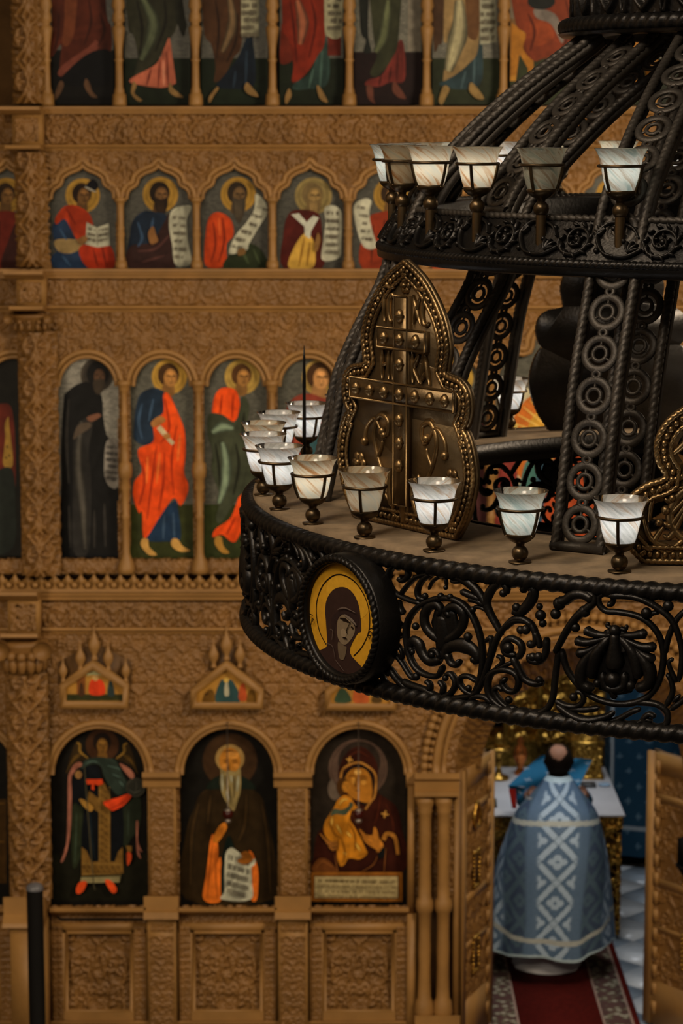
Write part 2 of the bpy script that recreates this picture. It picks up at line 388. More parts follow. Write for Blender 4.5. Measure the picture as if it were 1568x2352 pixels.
# --- friezes
def cornice(y, h1, h2, h3, proj, amp, tw, tile):
    mould('cornice', XL, XR, [(y, 0), (y + .5, proj), (y + .30 * h1, proj), (y + .33 * h1, proj - .014), (y + .62 * h1, proj - .02), (y + .66 * h1, proj - .034), (y + .97 * h1, proj - .04), (y + h1, 0)], Y0, wall)
    carve('carved_frieze', XL, y + h1, XR, y + h1 + h2, Y0, tile, tw, amp, wall)
    mould('moulding', XL, XR, [(y + h1 + h2, 0), (y + h1 + h2 + 1, .045), (y + h1 + h2 + .45 * h3, .055), (y + h1 + h2 + .6 * h3, .03), (y + h1 + h2 + h3, .02), (y + h1 + h2 + h3 + 1, -.02)], Y0, wall)
cornice(244, 18, 69, 15, .09, .026, .30, 'scroll')
cornice(617, 23, 61, 16, .09, .016, .34, 'scroll')
cornice(1352, 27, 62, 15, .10, .022, .175, 'heart')
# --- second tier: ogee arches over half-length prophets
T2 = [189 + 174.2 * k for k in range(-1, 9)]
carve('carved_spandrel', XL, 345, XR, 617, Y0, 'heart', .19, .022, wall, holes=[px2(ogee_px(c, .93, 5, 617), Y0) for c in T2], cx=W(T2[1], 480, Y0)[0])
for c in T2:
    arch_mould('arch_moulding', catmull(ogee_px(c), 3), Y0 - .012, .017, wall, rows=((0, 1.0, 0), (-.03, .75, .012)))
C2 = [(455, 14), (462, 14), (463, 11), (468, 9), (472, 8), (520, 7.5), (524, 10), (528, 7.5), (540, 10), (545, 8), (590, 8.5), (594, 11), (598, 9), (600, 13), (612, 14), (617, 14)]
for k in range(len(T2) - 1): column('column', (T2[k] + T2[k + 1]) / 2 + 1, C2, Y0 - .035, wall)
# --- first tier: round arches over full-length saints, wider trefoil in the middle
T1 = [32, 200, 372, 541, 708, 876, 1045]
tre = catmull([(1128, 884), (1130, 850), (1150, 820), (1185, 800), (1208, 800), (1214, 770), (1245, 735), (1310, 716), (1375, 735), (1406, 770), (1412, 800), (1435, 800), (1470, 820), (1490, 850), (1492, 884)], 3)
T1b = [1575, 1742]
holes = [px2(arch_px(c, 72, 884, 1282), Y0) for c in T1 + T1b] + [px2([(1136, 1282)] + [(1310 + (x - 1310) * .955, y + 8) for x, y in tre] + [(1484, 1282)], Y0)]
carve('carved_spandrel', XL, 716, XR, 1284, Y0, 'heart', .185, .02, wall, holes=holes, cx=W(T1[1], 900, Y0)[0])
for c in T1 + T1b:
    arch_mould('arch_moulding', arch_px(c, 79, 886, 886)[1:-1], Y0 - .014, .018, wall, rows=((0, 1.0, 0), (-.034, .8, .012)))
arch_mould('arch_moulding', tre, Y0 - .014, .02, wall, rows=((0, 1.0, 0), (-.036, .8, .012)))
C1 = [(874, 17), (884, 17), (886, 13), (893, 13), (900, 9), (905, 7), (945, 7.5), (950, 10), (955, 8), (1010, 9), (1014, 12), (1018, 9), (1060, 10), (1064, 15), (1080, 17), (1096, 15), (1100, 10), (1120, 13), (1128, 9), (1180, 8), (1186, 11), (1192, 8), (1270, 9), (1280, 12), (1290, 17), (1304, 20), (1316, 21)]
for x in [116, 287, 457, 625, 793, 961, 1129, 1491, 1660]: column('column', x, C1, Y0 - .04, wall)
carve('carved_plinth', XL, 1284, XR, 1318, Y0 - .01, 'scroll', .16, .014, wall)
# cresting: little trefoil finials with balls between
fin = MB()
fin.prism([(x * .001, z * .001) for x, z in ((-30, 0), (30, 0), (14, 14), (12, 34), (34, 40), (36, 58), (18, 66), (10, 84), (0, 98), (-10, 84), (-18, 66), (-36, 58), (-34, 40), (-12, 34), (-14, 14))], -.014, .014)
fme = fin.mesh('finial', False); bme = MB().ball((0, 0, .024), .024, 10, 6).mesh('bead')
zc = W(784, 1352, Y0 - .07)[1]
for k in range(-3, 40):
    x = W(35 + 30.2 * k, 1352, Y0 - .07)[0]
    o = link('finial', fme, M['wood_hi'], wall); o.location = (x, Y0 - .07, zc)
    o = link('bead', bme, M['wood_hi'], wall); o.location = (x + W(15.1, 1352, Y0 - .07)[0] - W(0, 1352, Y0 - .07)[0], Y0 - .07, zc)
# --- ground tier
T0 = [-72, 228, 525, 824]
por = (1336, 1778)                                  # centre of the royal-door arch
ph = [(por[0] + 292 * math.cos(t), por[1] - 292 * math.sin(t)) for t in np.linspace(PI, 0, 30)]
holes = [px2(arch_px(c, 112, 1778, 2078), Y0) for c in T0] + [px2([(por[0] - 292, 2460)] + ph + [(por[0] + 292, 2460)], Y0)]
carve('carved_field', XL, 1455, XR, 2085, Y0, 'field', .29, .016, wall, holes=holes, cx=W(T0[2], 1600, Y0)[0], step=.0065)
for c in T0: arch_mould('arch_moulding', arch_px(c, 119, 1779, 1779)[1:-1], Y0 - .016, .022, wall, rows=((0, 1.0, 0), (-.03, .7, .014)))
for x0, x1 in ((337, 408), (636, 710)):
    block('pilaster', x0 + 3, 1806, x1 - 3, 2062, Y0, .075, wall)
    carve('carved_pilaster_face', x0 + 9, 1812, x1 - 9, 2056, Y0 - .076, 'field', .16, .01, wall, step=.006)
    mould('capital', x0 - 7, x1 + 7, [(1773, 0), (1774, .13), (1786, .13), (1790, .11), (1794, .095), (1808, .09), (1809, 0)], Y0, wall)
    mould('pilaster_base', x0 - 4, x1 + 4, [(2058, 0), (2059, .1), (2090, .1), (2096, .13), (2112, .14), (2113, 0)], Y0, wall)
    block('pedestal', x0 + 3, 2112, x1 - 3, 2450, Y0, .085, wall)
    carve('carved_pedestal_cap', x0 + 10, 2122, x1 - 10, 2140, Y0 - .086, 'scroll', .07, .008, wall, step=.006)
    carve('carved_pedestal_face', x0 + 9, 2150, x1 - 9, 2440, Y0 - .086, 'field', .17, .012, wall, step=.006)
for c, x0, x1 in ((-72, -190, 30), (228, 118, 338), (525, 410, 636), (824, 711, 938)):
    mould('sill', x0, x1, [(2084, -.02), (2085, .1), (2094, .1), (2099, .06), (2101, -.03)], Y0, wall)
    carve('carved_sill_band', x0, 2100, x1, 2124, Y0 + .01, 'scroll', .12, .012, wall, step=.006)
    block('panel_frame_top', x0, 2122, x1, 2142, Y0, .02, wall); block('panel_stile', x0, 2136, x0 + 36, 2450, Y0, .02, wall); block('panel_stile', x1 - 36, 2136, x1, 2450, Y0, .02, wall)
    carve('carved_stile', x0 + 4, 2128, x0 + 28, 2450, Y0 - .02, 'scroll', .09, .01, wall, step=.006); carve('carved_stile', x1 - 28, 2128, x1 - 4, 2450, Y0 - .02, 'scroll', .09, .01, wall, step=.006)
    carve('carved_panel', x0 + 34, 2140, x1 - 34, 2330, Y0 + .035, 'field', .42, .02, wall, step=.006, th=.5)
    mould('panel_rail', x0 + 30, x1 - 30, [(2322, -.02), (2323, .03), (2345, .03), (2346, -.02)], Y0, wall)
    mb = MB(); r_ = [W3(x0 + 36, 2142, Y0 - .02), W3(x1 - 36, 2142, Y0 - .02), W3(x1 - 36, 2322, Y0 - .02), W3(x0 + 36, 2322, Y0 - .02)]
    for i in range(4): mb.tube([r_[i], r_[(i + 1) % 4]], .012, 6, up=(0, 1, 0))
    mb.build('panel_beading', M['wood_hi'], wall)
mould('plinth', XL, 956, [(2345, -.02), (2346, .05), (2352, .05), (2353, .03), (2436, .03)], Y0, wall)
# slim jambs beside the third icon
block('pilaster', 936, 1806, 952, 2100, Y0, .05, wall); mould('capital', 932, 957, [(1773, 0), (1774, .07), (1800, .07), (1808, .04), (1809, 0)], Y0, wall); block('pedestal', 934, 2100, 956, 2450, Y0, .06, wall)
# --- portal: bead arch, carved archivolt, paired colonnettes
mb = MB(); mb2 = MB(); mb3 = MB()
for i, t in enumerate(np.linspace(PI * 1.0, 0, 62)):
    for rr, rad, d in ((362, .030, .05), (350, .02, .03)):
        p = W3(por[0] + rr * math.cos(t + .006 * (rr < 355)), por[1] - rr * math.sin(t), Y0 - d); mb.ball(p, rad, 8, 5)
mb.build('bead_arch', M['wood_hi'], wall)
arch_mould('arch_moulding', [(por[0] + 335 * math.cos(t), por[1] - 335 * math.sin(t)) for t in np.linspace(PI, 0, 40)], Y0 - .03, .03, wall, rows=((0, 1, 0), (-.05, .8, .03)))
aa = np.linspace(PI, 0, 200); rr = np.linspace(318, 232, 30)
U, R_ = np.meshgrid(aa, rr); Px = por[0] + R_ * np.cos(U); Py = por[1] - R_ * np.sin(U); Yg = Y0 + .02 + (318 - R_) / 86 * .38
Xw, Zw = np.vectorize(W)(Px, Py, Yg)
mb2.grid(np.stack([Xw, Yg - sample('heart', U * 8, (R_ - 232) / 86) * .03, Zw], -1)); mb2.build('carved_archivolt', M['wood'], wall)
for sx in (-1, 1):
    xs = (975, 1018) if sx < 0 else (1654, 1697)
    a, b = (950, 1052) if sx < 0 else (1620, 1722)
    mould('capital', a, b, [(1775, 0), (1776, .2), (1790, .2), (1794, .17), (1815, .16), (1820, .19), (1830, .19), (1831, 0)], Y0, wall)
    mould('column_plinth', a, b, [(2332, 0), (2333, .22), (2450, .22)], Y0, wall)
    CP = [(1830, 24), (1842, 22), (1856, 16), (1862, 18), (1868, 15), (1900, 14), (1930, 15), (1934, 14), (1980, 15), (1984, 14), (2030, 15), (2060, 15), (2068, 20), (2080, 21), (2090, 20), (2096, 15), (2140, 14), (2180, 15), (2220, 14), (2260, 15), (2290, 16), (2300, 21), (2320, 23), (2334, 23)]
    for x in xs: column('colonnette', x, CP, Y0 - .1, wall, 16)
    block('jamb', *((1040, 1830, 1052, 2450) if sx < 0 else (1620, 1830, 1632, 2450)), Y0, .02, wall)
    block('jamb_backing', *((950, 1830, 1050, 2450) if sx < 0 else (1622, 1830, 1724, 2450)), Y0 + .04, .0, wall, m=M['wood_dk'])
# --- great pillar at the left, and its blocks at each cornice
def shaft(name, px, hw, y0, y1, Y, tw, th, amp, m=None):
    x, zt = W(px, y0, Y); zb = W(px, y1, Y)[1]; r = hw / 357.0
    a = np.linspace(PI * 1.02, PI * 1.98, 46); z = np.arange(zb, zt, .009); A, Z = np.meshgrid(a, z)
    H = sample('vine', (A - PI * 1.5) * r / tw + .5, (Z - zb) / th) * amp; R = r - amp * .6 + H
    return MB().grid(np.stack([x + R * np.cos(A), Y + R * np.sin(A), Z], -1)).build(name, m or M['wood'], wall)
YP = Y0 - .06
for px, hw, y0, y1 in ((62, 34, -170, 238), (72, 34, 346, 612), (86, 40, 758, 1318), (62, 45, 1540, 2062)):
    shaft('pillar_shaft', px, hw, y0, y1, YP, .17, .27, .045)
for x0, x1, y0, y1 in ((28, 96, 262, 333), (38, 103, 640, 703), (18, 90, 1378, 1456)):
    block('pillar_block', x0, y0, x1, y1, Y0, .2, wall); carve('carved_block_face', x0 + 8, y0 + 8, x1 - 8, y1 - 8, Y0 - .2, 'heart', .15, .014, wall, step=.006)
    mould('pillar_cornice', x0 - 16, x1 + 8, [(y0 - 18, 0), (y0 - 17.5, .3), (y0 - 10, .3), (y0 - 4, .25), (y0, .22), (y0 + 1, 0)], Y0, wall); mould('pillar_moulding', x0 - 6, x1 + 6, [(y1 - 1, 0), (y1, .22), (y1 + 8, .23), (y1 + 11, .2), (y1 + 12, 0)], Y0, wall)
for px, y0, y1, hw in ((72, 722, 760, 48), (55, 1470, 1545, 52)):
    mb = MB(); x = W(px, y0, YP)[0]; zt = W(px, y0, YP)[1]; zb = W(px, y1, YP)[1]; r = hw / 357.0; h = zt - zb
    mb.lathe([(r * .7, zb), (r * .78, zb + h * .5), (r * 1.05, zt - h * .12), (r * 1.1, zt)], (x, YP, 0), 20)
    for s_ in (-1, 1): mb.tube([(x + s_ * r * .95, YP - .10 - .0, zt - h * .2), (x + s_ * r * .95, YP - .16, zt - h * .2)], h * .28, 12, up=(0, 0, 1))
    for k in range(7):
        a = PI * (1.05 + .9 * k / 6); mb.ball((x + r * .85 * math.cos(a), YP + r * .85 * math.sin(a), zb + h * .35), h * .3, 8, 6, (.5, .5, 1))
        mb.ball((x + r * 1.0 * math.cos(a), YP + r * 1.0 * math.sin(a), zb + h * .62), h * .16, 8, 6)
    mb.build('pillar_capital', M['wood'], wall)
block('pillar_pedestal', 26, 2130, 106, 2450, Y0, .26, wall); mould('pillar_base', 20, 112, [(2060, 0), (2061, .24), (2100, .24), (2122, .3), (2132, .31), (2133, 0)], Y0, wall)
# --- top tier columns: turned balusters
CT = [(-170, 9), (-110, 9), (-60, 12), (-20, 9), (0, 13), (14, 15), (26, 10), (34, 13), (48, 14), (54, 9), (58, 10), (64, 15), (80, 13), (110, 9), (134, 8), (138, 11), (143, 8), (200, 9), (210, 12), (214, 11), (217, 15), (236, 16), (243, 16)]
for x in (105, 272, 448, 625, 802, 980, 1157, 1502, 1680): column('column', x, CT, Y0 - .07, wall, m=M['wood_hi'])
# --- floor of the church
# ------------------------------------------------------------------ chandelier
CH = empty('chandelier', (1.2464, 7.0, CAM_H)); LOCAL.add(CH.name); CH.rotation_euler = (.0088, 0, 0)
tag(CH, 'huge black and bronze ring chandelier with marbled glass cups hanging in front', 'chandelier')
def pol(R, deg, z):
    a = math.radians(deg); return np.array([R * math.sin(a), -R * math.cos(a), z])
def ringpath(R, z, n):
    a = np.linspace(0, 2 * PI, n, endpoint=False); return np.stack([R * np.sin(a), -R * np.cos(a), np.full(n, z)], 1)
def rope(name, R, z, r, tpm, n, dep=.3, ns=1, k=10, m='iron', parent=None):
    return MB().tube(ringpath(R, z, n), r, k, True, twist=(ns, tpm, dep)).build(name, M[m], parent or CH)
def beadrail(name, R, z, r, cnt, m='iron'):
    """gadrooned rail: fat slanting beads divided by thin rope strands"""
    n = cnt * 10; mb = MB(); P = ringpath(R, z, n); k = 18
    th = np.linspace(0, 2 * PI, k, endpoint=False); a = np.linspace(0, 2 * PI, n, endpoint=False)
    sh = (a[:, None] * cnt - 2 * th[None]) % (2 * PI)
    rr = r * (.66 + .34 * np.abs(np.sin(sh / 2)) ** .7) + r * .26 * np.exp(-((np.minimum(sh, 2 * PI - sh)) / .34) ** 2)
    o = np.stack([np.sin(a), -np.cos(a), 0 * a], 1)
    mb.grid(P[:, None] + o[:, None] * (rr * np.cos(th))[..., None] + np.array([0, 0, 1.]) * (rr * np.sin(th))[..., None], cu=True, cv=True)
    return mb.build(name, M[m], CH)
beadrail('top_rail', 1.517, -1.032, .0235, 270); beadrail('bottom_rail', 1.523, -1.370, .0245, 270)
# tray that carries the lower cups
tr = [(1.505, -1.015), (1.503, -1.000), (1.16, -.990), (1.145, -.990), (1.14, -1.000), (1.14, -1.045), (1.155, -1.05), (1.17, -1.012), (1.50, -1.020)]
a = np.linspace(0, 2 * PI, 180, endpoint=False); pr = np.array(tr + tr[:1])
MB().grid(np.stack([pr[:, :1] * np.sin(a), -pr[:, :1] * np.cos(a), pr[:, 1:] + 0 * a], -1), cv=True).build('tray', M['tray'], CH, smooth=False)
a = np.linspace(0, 2 * PI, 180, endpoint=False); pr = np.array([(1.139, -.986), (1.139, -1.055), (1.128, -1.055), (1.128, -.986), (1.139, -.986)])
MB().grid(np.stack([pr[:, :1] * np.sin(a), -pr[:, :1] * np.cos(a), pr[:, 1:] + 0 * a], -1), cv=True).build('inner_hoop', M['iron'], CH, smooth=False)
# openwork basket: six scrolled panels between six medallions
SCR = {"A":[[[[91,164],[108,127],[133,99],[173,85],[216,77],[253,75]],[5.3,4.5]],[[[157,85],[133,116],[145,149],[173,164],[200,159],[204,137],[185,123],[171,129]],[5.8,5.3,4.5]],[[[177,85],[204,115],[234,139],[271,152],[314,160],[348,159]],[4.0,5.8]],[[[285,156],[253,133],[238,108],[242,89],[261,86]],[5.3,4.5]],[[[314,154],[286,134],[275,113]],[4.0,2.1]],[[[234,150],[285,158],[335,158],[382,152],[416,134],[439,111],[452,94]],[4.0,9.2,7.3]],[[[435,108],[403,115],[376,123]],[7.3,5.9]],[[[448,96],[422,104],[399,105]],[5.9,5.3]],[[[376,148],[355,143],[345,147]],[4.5,3.2]],[[[328,151],[331,129]],[2.6,2.6]],[[[323,-71],[302,-103],[243,-98],[209,-58],[201,12],[242,66],[314,97],[376,93],[416,56],[440,-10],[437,-80],[418,-130]],[5.5,5.5]],[[[497,27],[481,50],[461,78],[451,102],[458,125],[473,146],[495,156],[508,144],[505,130]],[4.6,9.2,5.3]],[[[484,51],[461,78],[436,89],[413,86]],[4.5,3.7]],[[[315,-10],[287,0],[265,19],[261,47],[279,72],[304,78],[315,65],[304,53]],[7.9,9.9,5.3]],[[[329,-8],[357,9],[380,35],[383,63],[366,80],[342,77],[332,65],[346,55]],[7.9,9.9,5.3]],[[[315,-36],[317,-2],[318,32],[318,52]],[7.9,19.8,9.2]],[[[316,-58],[280,-69],[254,-51],[243,-30],[224,-24],[213,-40],[224,-52]],[7.9,11.2,5.3]],[[[312,-56],[301,-38],[283,-40],[280,-55]],[4.8,4.0]],[[[326,-54],[333,-30],[357,-16],[391,-14],[417,-24],[427,-40],[414,-50]],[7.9,14.5,5.9]],[[[336,-38],[344,-60],[364,-65],[374,-50]],[6.6,5.3]],[[[169,73],[177,51],[189,39]],[5.3,6.9]],[[[157,54],[162,21],[185,4]],[5.3,7.4]],[[[145,18],[158,-9],[182,-22]],[5.3,7.4]],[[[141,29],[142,-28],[158,-66],[182,-82],[217,-116],[240,-118]],[4.8,4.8]],[[[158,-37],[182,-53],[186,-73],[170,-81]],[4.0,3.4]],[[[186,-133],[217,-139],[262,-143],[302,-153],[334,-148],[355,-128],[361,-108],[347,-90],[330,-95]],[6.6,6.1,4.5]],[[[280,-143],[280,-126],[266,-120]],[5.3,4.5]],[[[320,-145],[323,-125],[309,-113]],[5.3,4.5]],[[[121,-103],[146,-114],[166,-130],[202,-150]],[6.6,6.1]],[[[109,-117],[122,-144],[154,-155],[178,-154]],[4.8,4.5]],[[[348,-152],[385,-143],[418,-130],[438,-102],[453,-64],[466,-26],[481,15],[500,44],[527,70],[557,73],[582,59]],[5.3,5.8]],[[[418,-133],[392,-126],[375,-111],[378,-94],[401,-88],[428,-98]],[5.3,4.8]],[[[449,5],[465,18],[466,-7],[459,-32]],[4.5,4.0]],[[[534,-17],[507,-15],[503,9],[522,22],[546,14],[552,-4],[541,-25]],[6.6,6.1]],[[[525,-21],[544,-52],[562,-75],[590,-82],[610,-74]],[6.6,6.1]],[[[438,-102],[463,-71],[501,-49],[528,-35]],[4.5,4.0]],[[[479,-58],[497,-41],[494,-28],[482,-27]],[4.5,3.7]],[[[539,-149],[499,-152],[464,-129],[457,-97],[469,-70],[498,-58],[532,-62],[544,-82],[535,-106],[514,-108],[498,-91],[510,-78]],[6.1,6.1,5.0]],[[[573,-156],[530,-156],[492,-136],[476,-113],[489,-103],[501,-110]],[5.5,4.8]],[[[409,-148],[418,-136],[451,-134],[480,-149]],[5.5,5.0]],[[[527,94],[542,88],[563,106],[578,130],[580,149],[562,155],[550,140]],[7.9,10.6,6.6]],[[[503,45],[530,67],[567,68],[585,49],[588,22],[573,9]],[6.1,5.5]],[[[585,49],[597,25],[600,7]],[5.3,4.5]],[[[617,36],[615,-3],[598,-26],[574,-24],[574,-10]],[6.6,5.8]]],"Ab":[[179,127,7.4],[266,96,9.2],[331,126,6.6],[500,132,10.6],[413,81,9.2],[316,102,10.0],[345,104,9.5],[224,-52,7.9],[289,-49,9.2],[416,-44,9.2],[235,15,10.6],[400,12,11.9],[238,-113,11.1],[170,-74,6.6],[332,-102,9.2],[138,-122,7.9],[403,-117,9.2],[516,-1,15.8],[601,-70,10.6],[519,-130,10.6],[470,-151,7.9],[537,101,11.9],[602,89,14.5],[608,70,10.6],[599,110,9.2],[576,15,10.6],[549,47,11.1],[583,-16,11.9]],"B":[[[[637,12],[649,-31],[673,-64],[711,-94],[763,-108],[816,-103],[857,-80],[881,-37],[888,19],[878,62],[853,93],[820,109],[776,114],[748,114],[730,129],[730,148],[747,156],[764,148],[761,133],[750,131]],[6.5,6.5,5.4]],[[[755,153],[797,156],[833,151],[874,132],[905,107],[924,68],[933,22],[927,-41]],[7.4,6.7,5.4]],[[[622,2],[636,29],[651,58],[676,94],[702,118],[719,136],[713,152],[684,155]],[6.1,8.6,6.7]],[[[719,139],[696,151],[667,148],[647,132],[629,128]],[10.8,9.4]],[[[631,12],[625,-28],[620,-70],[615,-113],[597,-143],[563,-156],[526,-150]],[6.7,6.7]],[[[624,-117],[648,-126],[677,-125],[694,-109],[691,-90],[674,-89]],[6.2,5.4]],[[[630,-125],[666,-146],[707,-155],[752,-142],[774,-126]],[6.7,9.4,4.7]],[[[660,-133],[700,-131],[735,-122]],[6.7,5.9]],[[[707,-155],[769,-151],[814,-125],[836,-115]],[6.2,5.4]],[[[718,-160],[775,-162],[820,-155],[844,-141],[866,-142]],[4.6,4.0]],[[[819,-100],[871,-100],[899,-117],[899,-145],[878,-158],[853,-154],[844,-139],[858,-126],[872,-133]],[6.7,6.2,5.4]],[[[890,19],[900,66],[918,108],[944,134]],[6.2,5.4]],[[[907,-111],[933,-90],[949,-72]],[6.2,5.4]],[[[896,-104],[911,-70],[908,-43],[897,-24]],[6.2,4.9]],[[[912,-92],[930,-74]],[4.9,4.0]],[[[921,-44],[907,-18],[901,3],[912,12]],[5.4,4.0]],[[[848,106],[861,118],[877,121]],[5.4,4.6]],[[[772,64],[773,42],[773,15],[772,-10],[772,-21]],[9.4,12.1,20.2,14.8]],[[[760,58],[726,57],[697,66]],[4.6,10.8]],[[[760,55],[709,36],[674,38]],[4.6,10.8]],[[[760,52],[712,17],[678,6]],[4.6,10.8]],[[[785,60],[818,62],[848,70]],[4.6,10.8]],[[[785,57],[835,37],[871,39]],[4.6,10.8]],[[[785,54],[833,23],[869,6]],[4.6,10.8]],[[[760,55],[743,29],[744,15]],[4.0,8.1]],[[[785,57],[794,33],[797,20]],[4.0,8.1]],[[[760,55],[732,16],[721,-12],[716,-51]],[6.7,14.8,9.4]],[[[757,46],[715,9],[693,-29],[693,-65],[722,-76]],[5.4,13.5,9.4]],[[[785,57],[816,24],[825,-3],[831,-41]],[6.7,14.8,9.4]],[[[788,49],[830,20],[856,-14],[854,-50],[826,-66]],[5.4,13.5,9.4]],[[[745,-32],[751,-65],[773,-71],[796,-60],[798,-27]],[8.1,9.4,8.1]],[[[762,74],[751,79],[754,87]],[4.6,3.8]],[[[782,76],[796,74],[798,85]],[4.6,3.8]],[[[768,-71],[771,-87],[779,-89]],[8.1,5.4]]],"Bb":[[696,110,14.8],[632,123,16.2],[623,97,13.5],[672,-101,10.8],[898,139,13.5],[847,119,13.5],[770,-49,21.6],[772,70,14.8],[731,-61,10.8],[812,-59,12.1],[674,69,11.9],[580,-13,12.1],[545,50,12.1]]}
RB = 1.52
def fcyl(U, V, H):
    ph = U / RB; r = RB + H
    return np.stack([r * np.sin(ph), -r * np.cos(ph), -1.202 + V], -1)
mb = MB(); AX = 0.796
for mir in (False, True):
    f = (lambda x: 2 * AX - x) if mir else (lambda x: x)
    for P, w in SCR['A']: mb.stroke([(f(x / 1000), y / 1000) for x, y in P], [q / 1000 * 1.42 for q in w], .012, fcyl, 4, 8)
    for x, y, r in SCR['Ab']:
        p = fcyl(np.array(f(x / 1000)), np.array(y / 1000), np.array(.004)); mb.ball(p, r / 1000 * .95, 8, 6)
for P, w in SCR['B']:
    xs = [x / 1000 + .02 for x, y in P]
    fat = max(w) > 7
    mb.stroke([(x, y / 1000) for x, (_, y) in zip(xs, P)], [q / 1000 * 1.28 for q in w], .022 if fat else .011, fcyl, 4, 8, off=.006 if fat else 0)
mb.stroke([(.793, .075), (.793, .03), (.793, -.03), (.793, -.085)], [.02, .055, .062, .035], .007, fcyl, 5, 8)
for f_ in (lambda x: x, lambda x: 2 * AX - x): mb.stroke([(f_(.328), .075), (f_(.328), .03), (f_(.326), -.02)], [.030, .046, .026], .007, fcyl, 5, 8)
for x, y, r in SCR['Bb']:
    p = fcyl(np.array(x / 1000 + .02), np.array(y / 1000), np.array(.008)); mb.ball(p, r / 1000, 10, 6)
pme = mb.mesh('scrollwork_panel')
for k in range(6):
    o = link('scrollwork_panel', pme, M['iron'], CH); o.rotation_euler = (0, 0, math.radians(-53 + 60 * k))
# ---- flat painting helper: coloured outlines stacked in thin coats
class Paint:
    fold = 0.0; dark = 1.0
    def __init__(s, n=5): s.V = []; s.F = []; s.C = []; s.n = 0; s.k = 0; s.sm = n
    def _add(s, P, col, g=0.0):
        s.k += 1
        s.V += [(x, s.k * .0004, z) for x, z in P]; s.F.append(list(range(s.n, s.n + len(P)))); s.n += len(P)
        s.C.append((*col, g))
    def poly(s, P, col, smooth=True, g=0.0): s._add(catmull(P, s.sm, True) if smooth else P, col, g)
    def ell(s, c, rx, rz, col, g=0.0, n=28): s._add([(c[0] + rx * math.cos(t), c[1] + rz * math.sin(t)) for t in np.linspace(0, 2 * PI, n, endpoint=False)], col, g)
    def line(s, P, w, col, g=0.0):
        P = catmull(P, s.sm); m = len(P); t = np.gradient(P, axis=0); t /= np.linalg.norm(t, axis=1)[:, None] + 1e-12
        N_ = np.stack([-t[:, 1], t[:, 0]], 1); ww = np.interp(np.linspace(0, 1, m), np.linspace(0, 1, len(w)), w)[:, None]
        s._add(np.concatenate([P + N_ * ww, (P - N_ * ww)[::-1]]), col, g)
    def build(s, name, fmap, mat_, parent):
        me = bpy.data.meshes.new(name); V = fmap(np.array(s.V))
        me.from_pydata([tuple(v) for v in V], [], s.F)
        at = me.color_attributes.new('paint', 'FLOAT_COLOR', 'CORNER')
        C = []
        for c, f in zip(s.C, s.F):
            n_ = len(f); k_ = np.repeat([c], n_, 0).astype(float)
            if n_ > 30 and s.fold: k_[:, :3] *= (1 + s.fold * np.sin(np.arange(n_) * (.9 if n_ > 60 else .7) + n_)[:, None] * (.6 + .4 * np.sin(np.arange(n_) * .23))[:, None])
            C.append(k_)
        C = np.clip(np.concatenate(C), 0, 1).astype(np.float32)
        at.data.foreach_set('color', C.ravel())
        return link(name, me, mat_, parent)
# medallions
MED = {"veil":[[-42,-73],[-45,-20],[-49,21],[-41,51],[-15,78],[23,91],[57,87],[83,66],[95,36],[99,-9],[83,-21],[53,-73],[105,-107],[53,-130],[-4,-134],[-42,-117],[-72,-92]],"face":[[4,0],[23,19],[38,19],[60,9],[75,-4],[72,-23],[53,-45],[34,-57],[15,-54],[2,-35]],"neck":[[6,-55],[30,-60],[42,-63],[34,-90],[23,-99],[10,-92]],"halo":[[-45,-71],[-72,-43],[-86,-3],[-84,39],[-60,82],[-22,111],[19,122],[68,114],[105,90],[127,59],[134,22],[127,-14],[101,-53],[68,-81]],"hood":[[-22,-23],[-22,3],[8,27],[45,38],[86,34],[90,12],[83,-3],[68,11],[38,22],[15,16],[-3,-4],[-11,-28]],"brow":[[15,9],[38,10],[60,2]],"nose":[[57,2],[44,-19],[49,-25]],"eye1":[[27,5],[38,8],[49,4]],"eye2":[[62,-5],[73,-8]],"mouth":[[29,-39],[38,-38],[47,-39]],"hl1":[[8,31],[38,40],[83,34]],"hl2":[[38,22],[68,13],[86,2]],"hl3":[[-22,-25],[-11,-28],[-15,-52]],"hl4":[[0,-101],[38,-126]],"fold1":[[-38,-65],[-11,-68],[0,-101]],"L1":[[-101,-31],[-97,-9]],"L2":[[-97,-10],[-90,-11],[-97,-19]],"L3":[[-113,-3],[-103,1],[-91,-2]],"R1":[[138,-21],[145,-2],[149,-10],[141,-25]],"R2":[[134,-15],[151,-13]],"R3":[[156,-25],[160,-8],[165,-3]],"R4":[[158,-11],[152,-3]],"R5":[[141,0],[152,6],[165,5]]}
q = lambda k: [((x - 25) / 1000, (z - 9) / 1000) for x, z in MED[k]]
pt = Paint(4); dk = (.012, .006, .003)
pt.ell((0, 0), .142, .142, (.58, .29, .018), .0, 48); pt.ell((.02, .06), .09, .06, (.63, .33, .024), .0)
pt.line(q('halo'), (.0016, .002, .0016), dk)
pt.poly(q('veil'), (.036, .018, .014)); pt.poly(q('hood'), (.028, .015, .013)); pt.poly(q('face'), (.20, .145, .085)); pt.poly(q('neck'), (.135, .095, .055))
pt.ell((.004, -.037), .012, .012, (.27, .20, .12)); pt.ell((.025, .0), .010, .006, (.26, .19, .12))
for k, w in (('brow', .003), ('eye1', .0028), ('eye2', .0028), ('nose', .0018), ('mouth', .0022)): pt.line(q(k), (w * .5, w, w * .4), dk)
for k, w, c in (('hl1', .002, (.13, .09, .07)), ('hl2', .004, (.17, .13, .10)), ('hl3', .0015, (.10, .07, .055)), ('hl4', .0015, (.11, .075, .06)), ('fold1', .0015, (.09, .06, .05))): pt.line(q(k), (w * .5, w, w * .4), c)
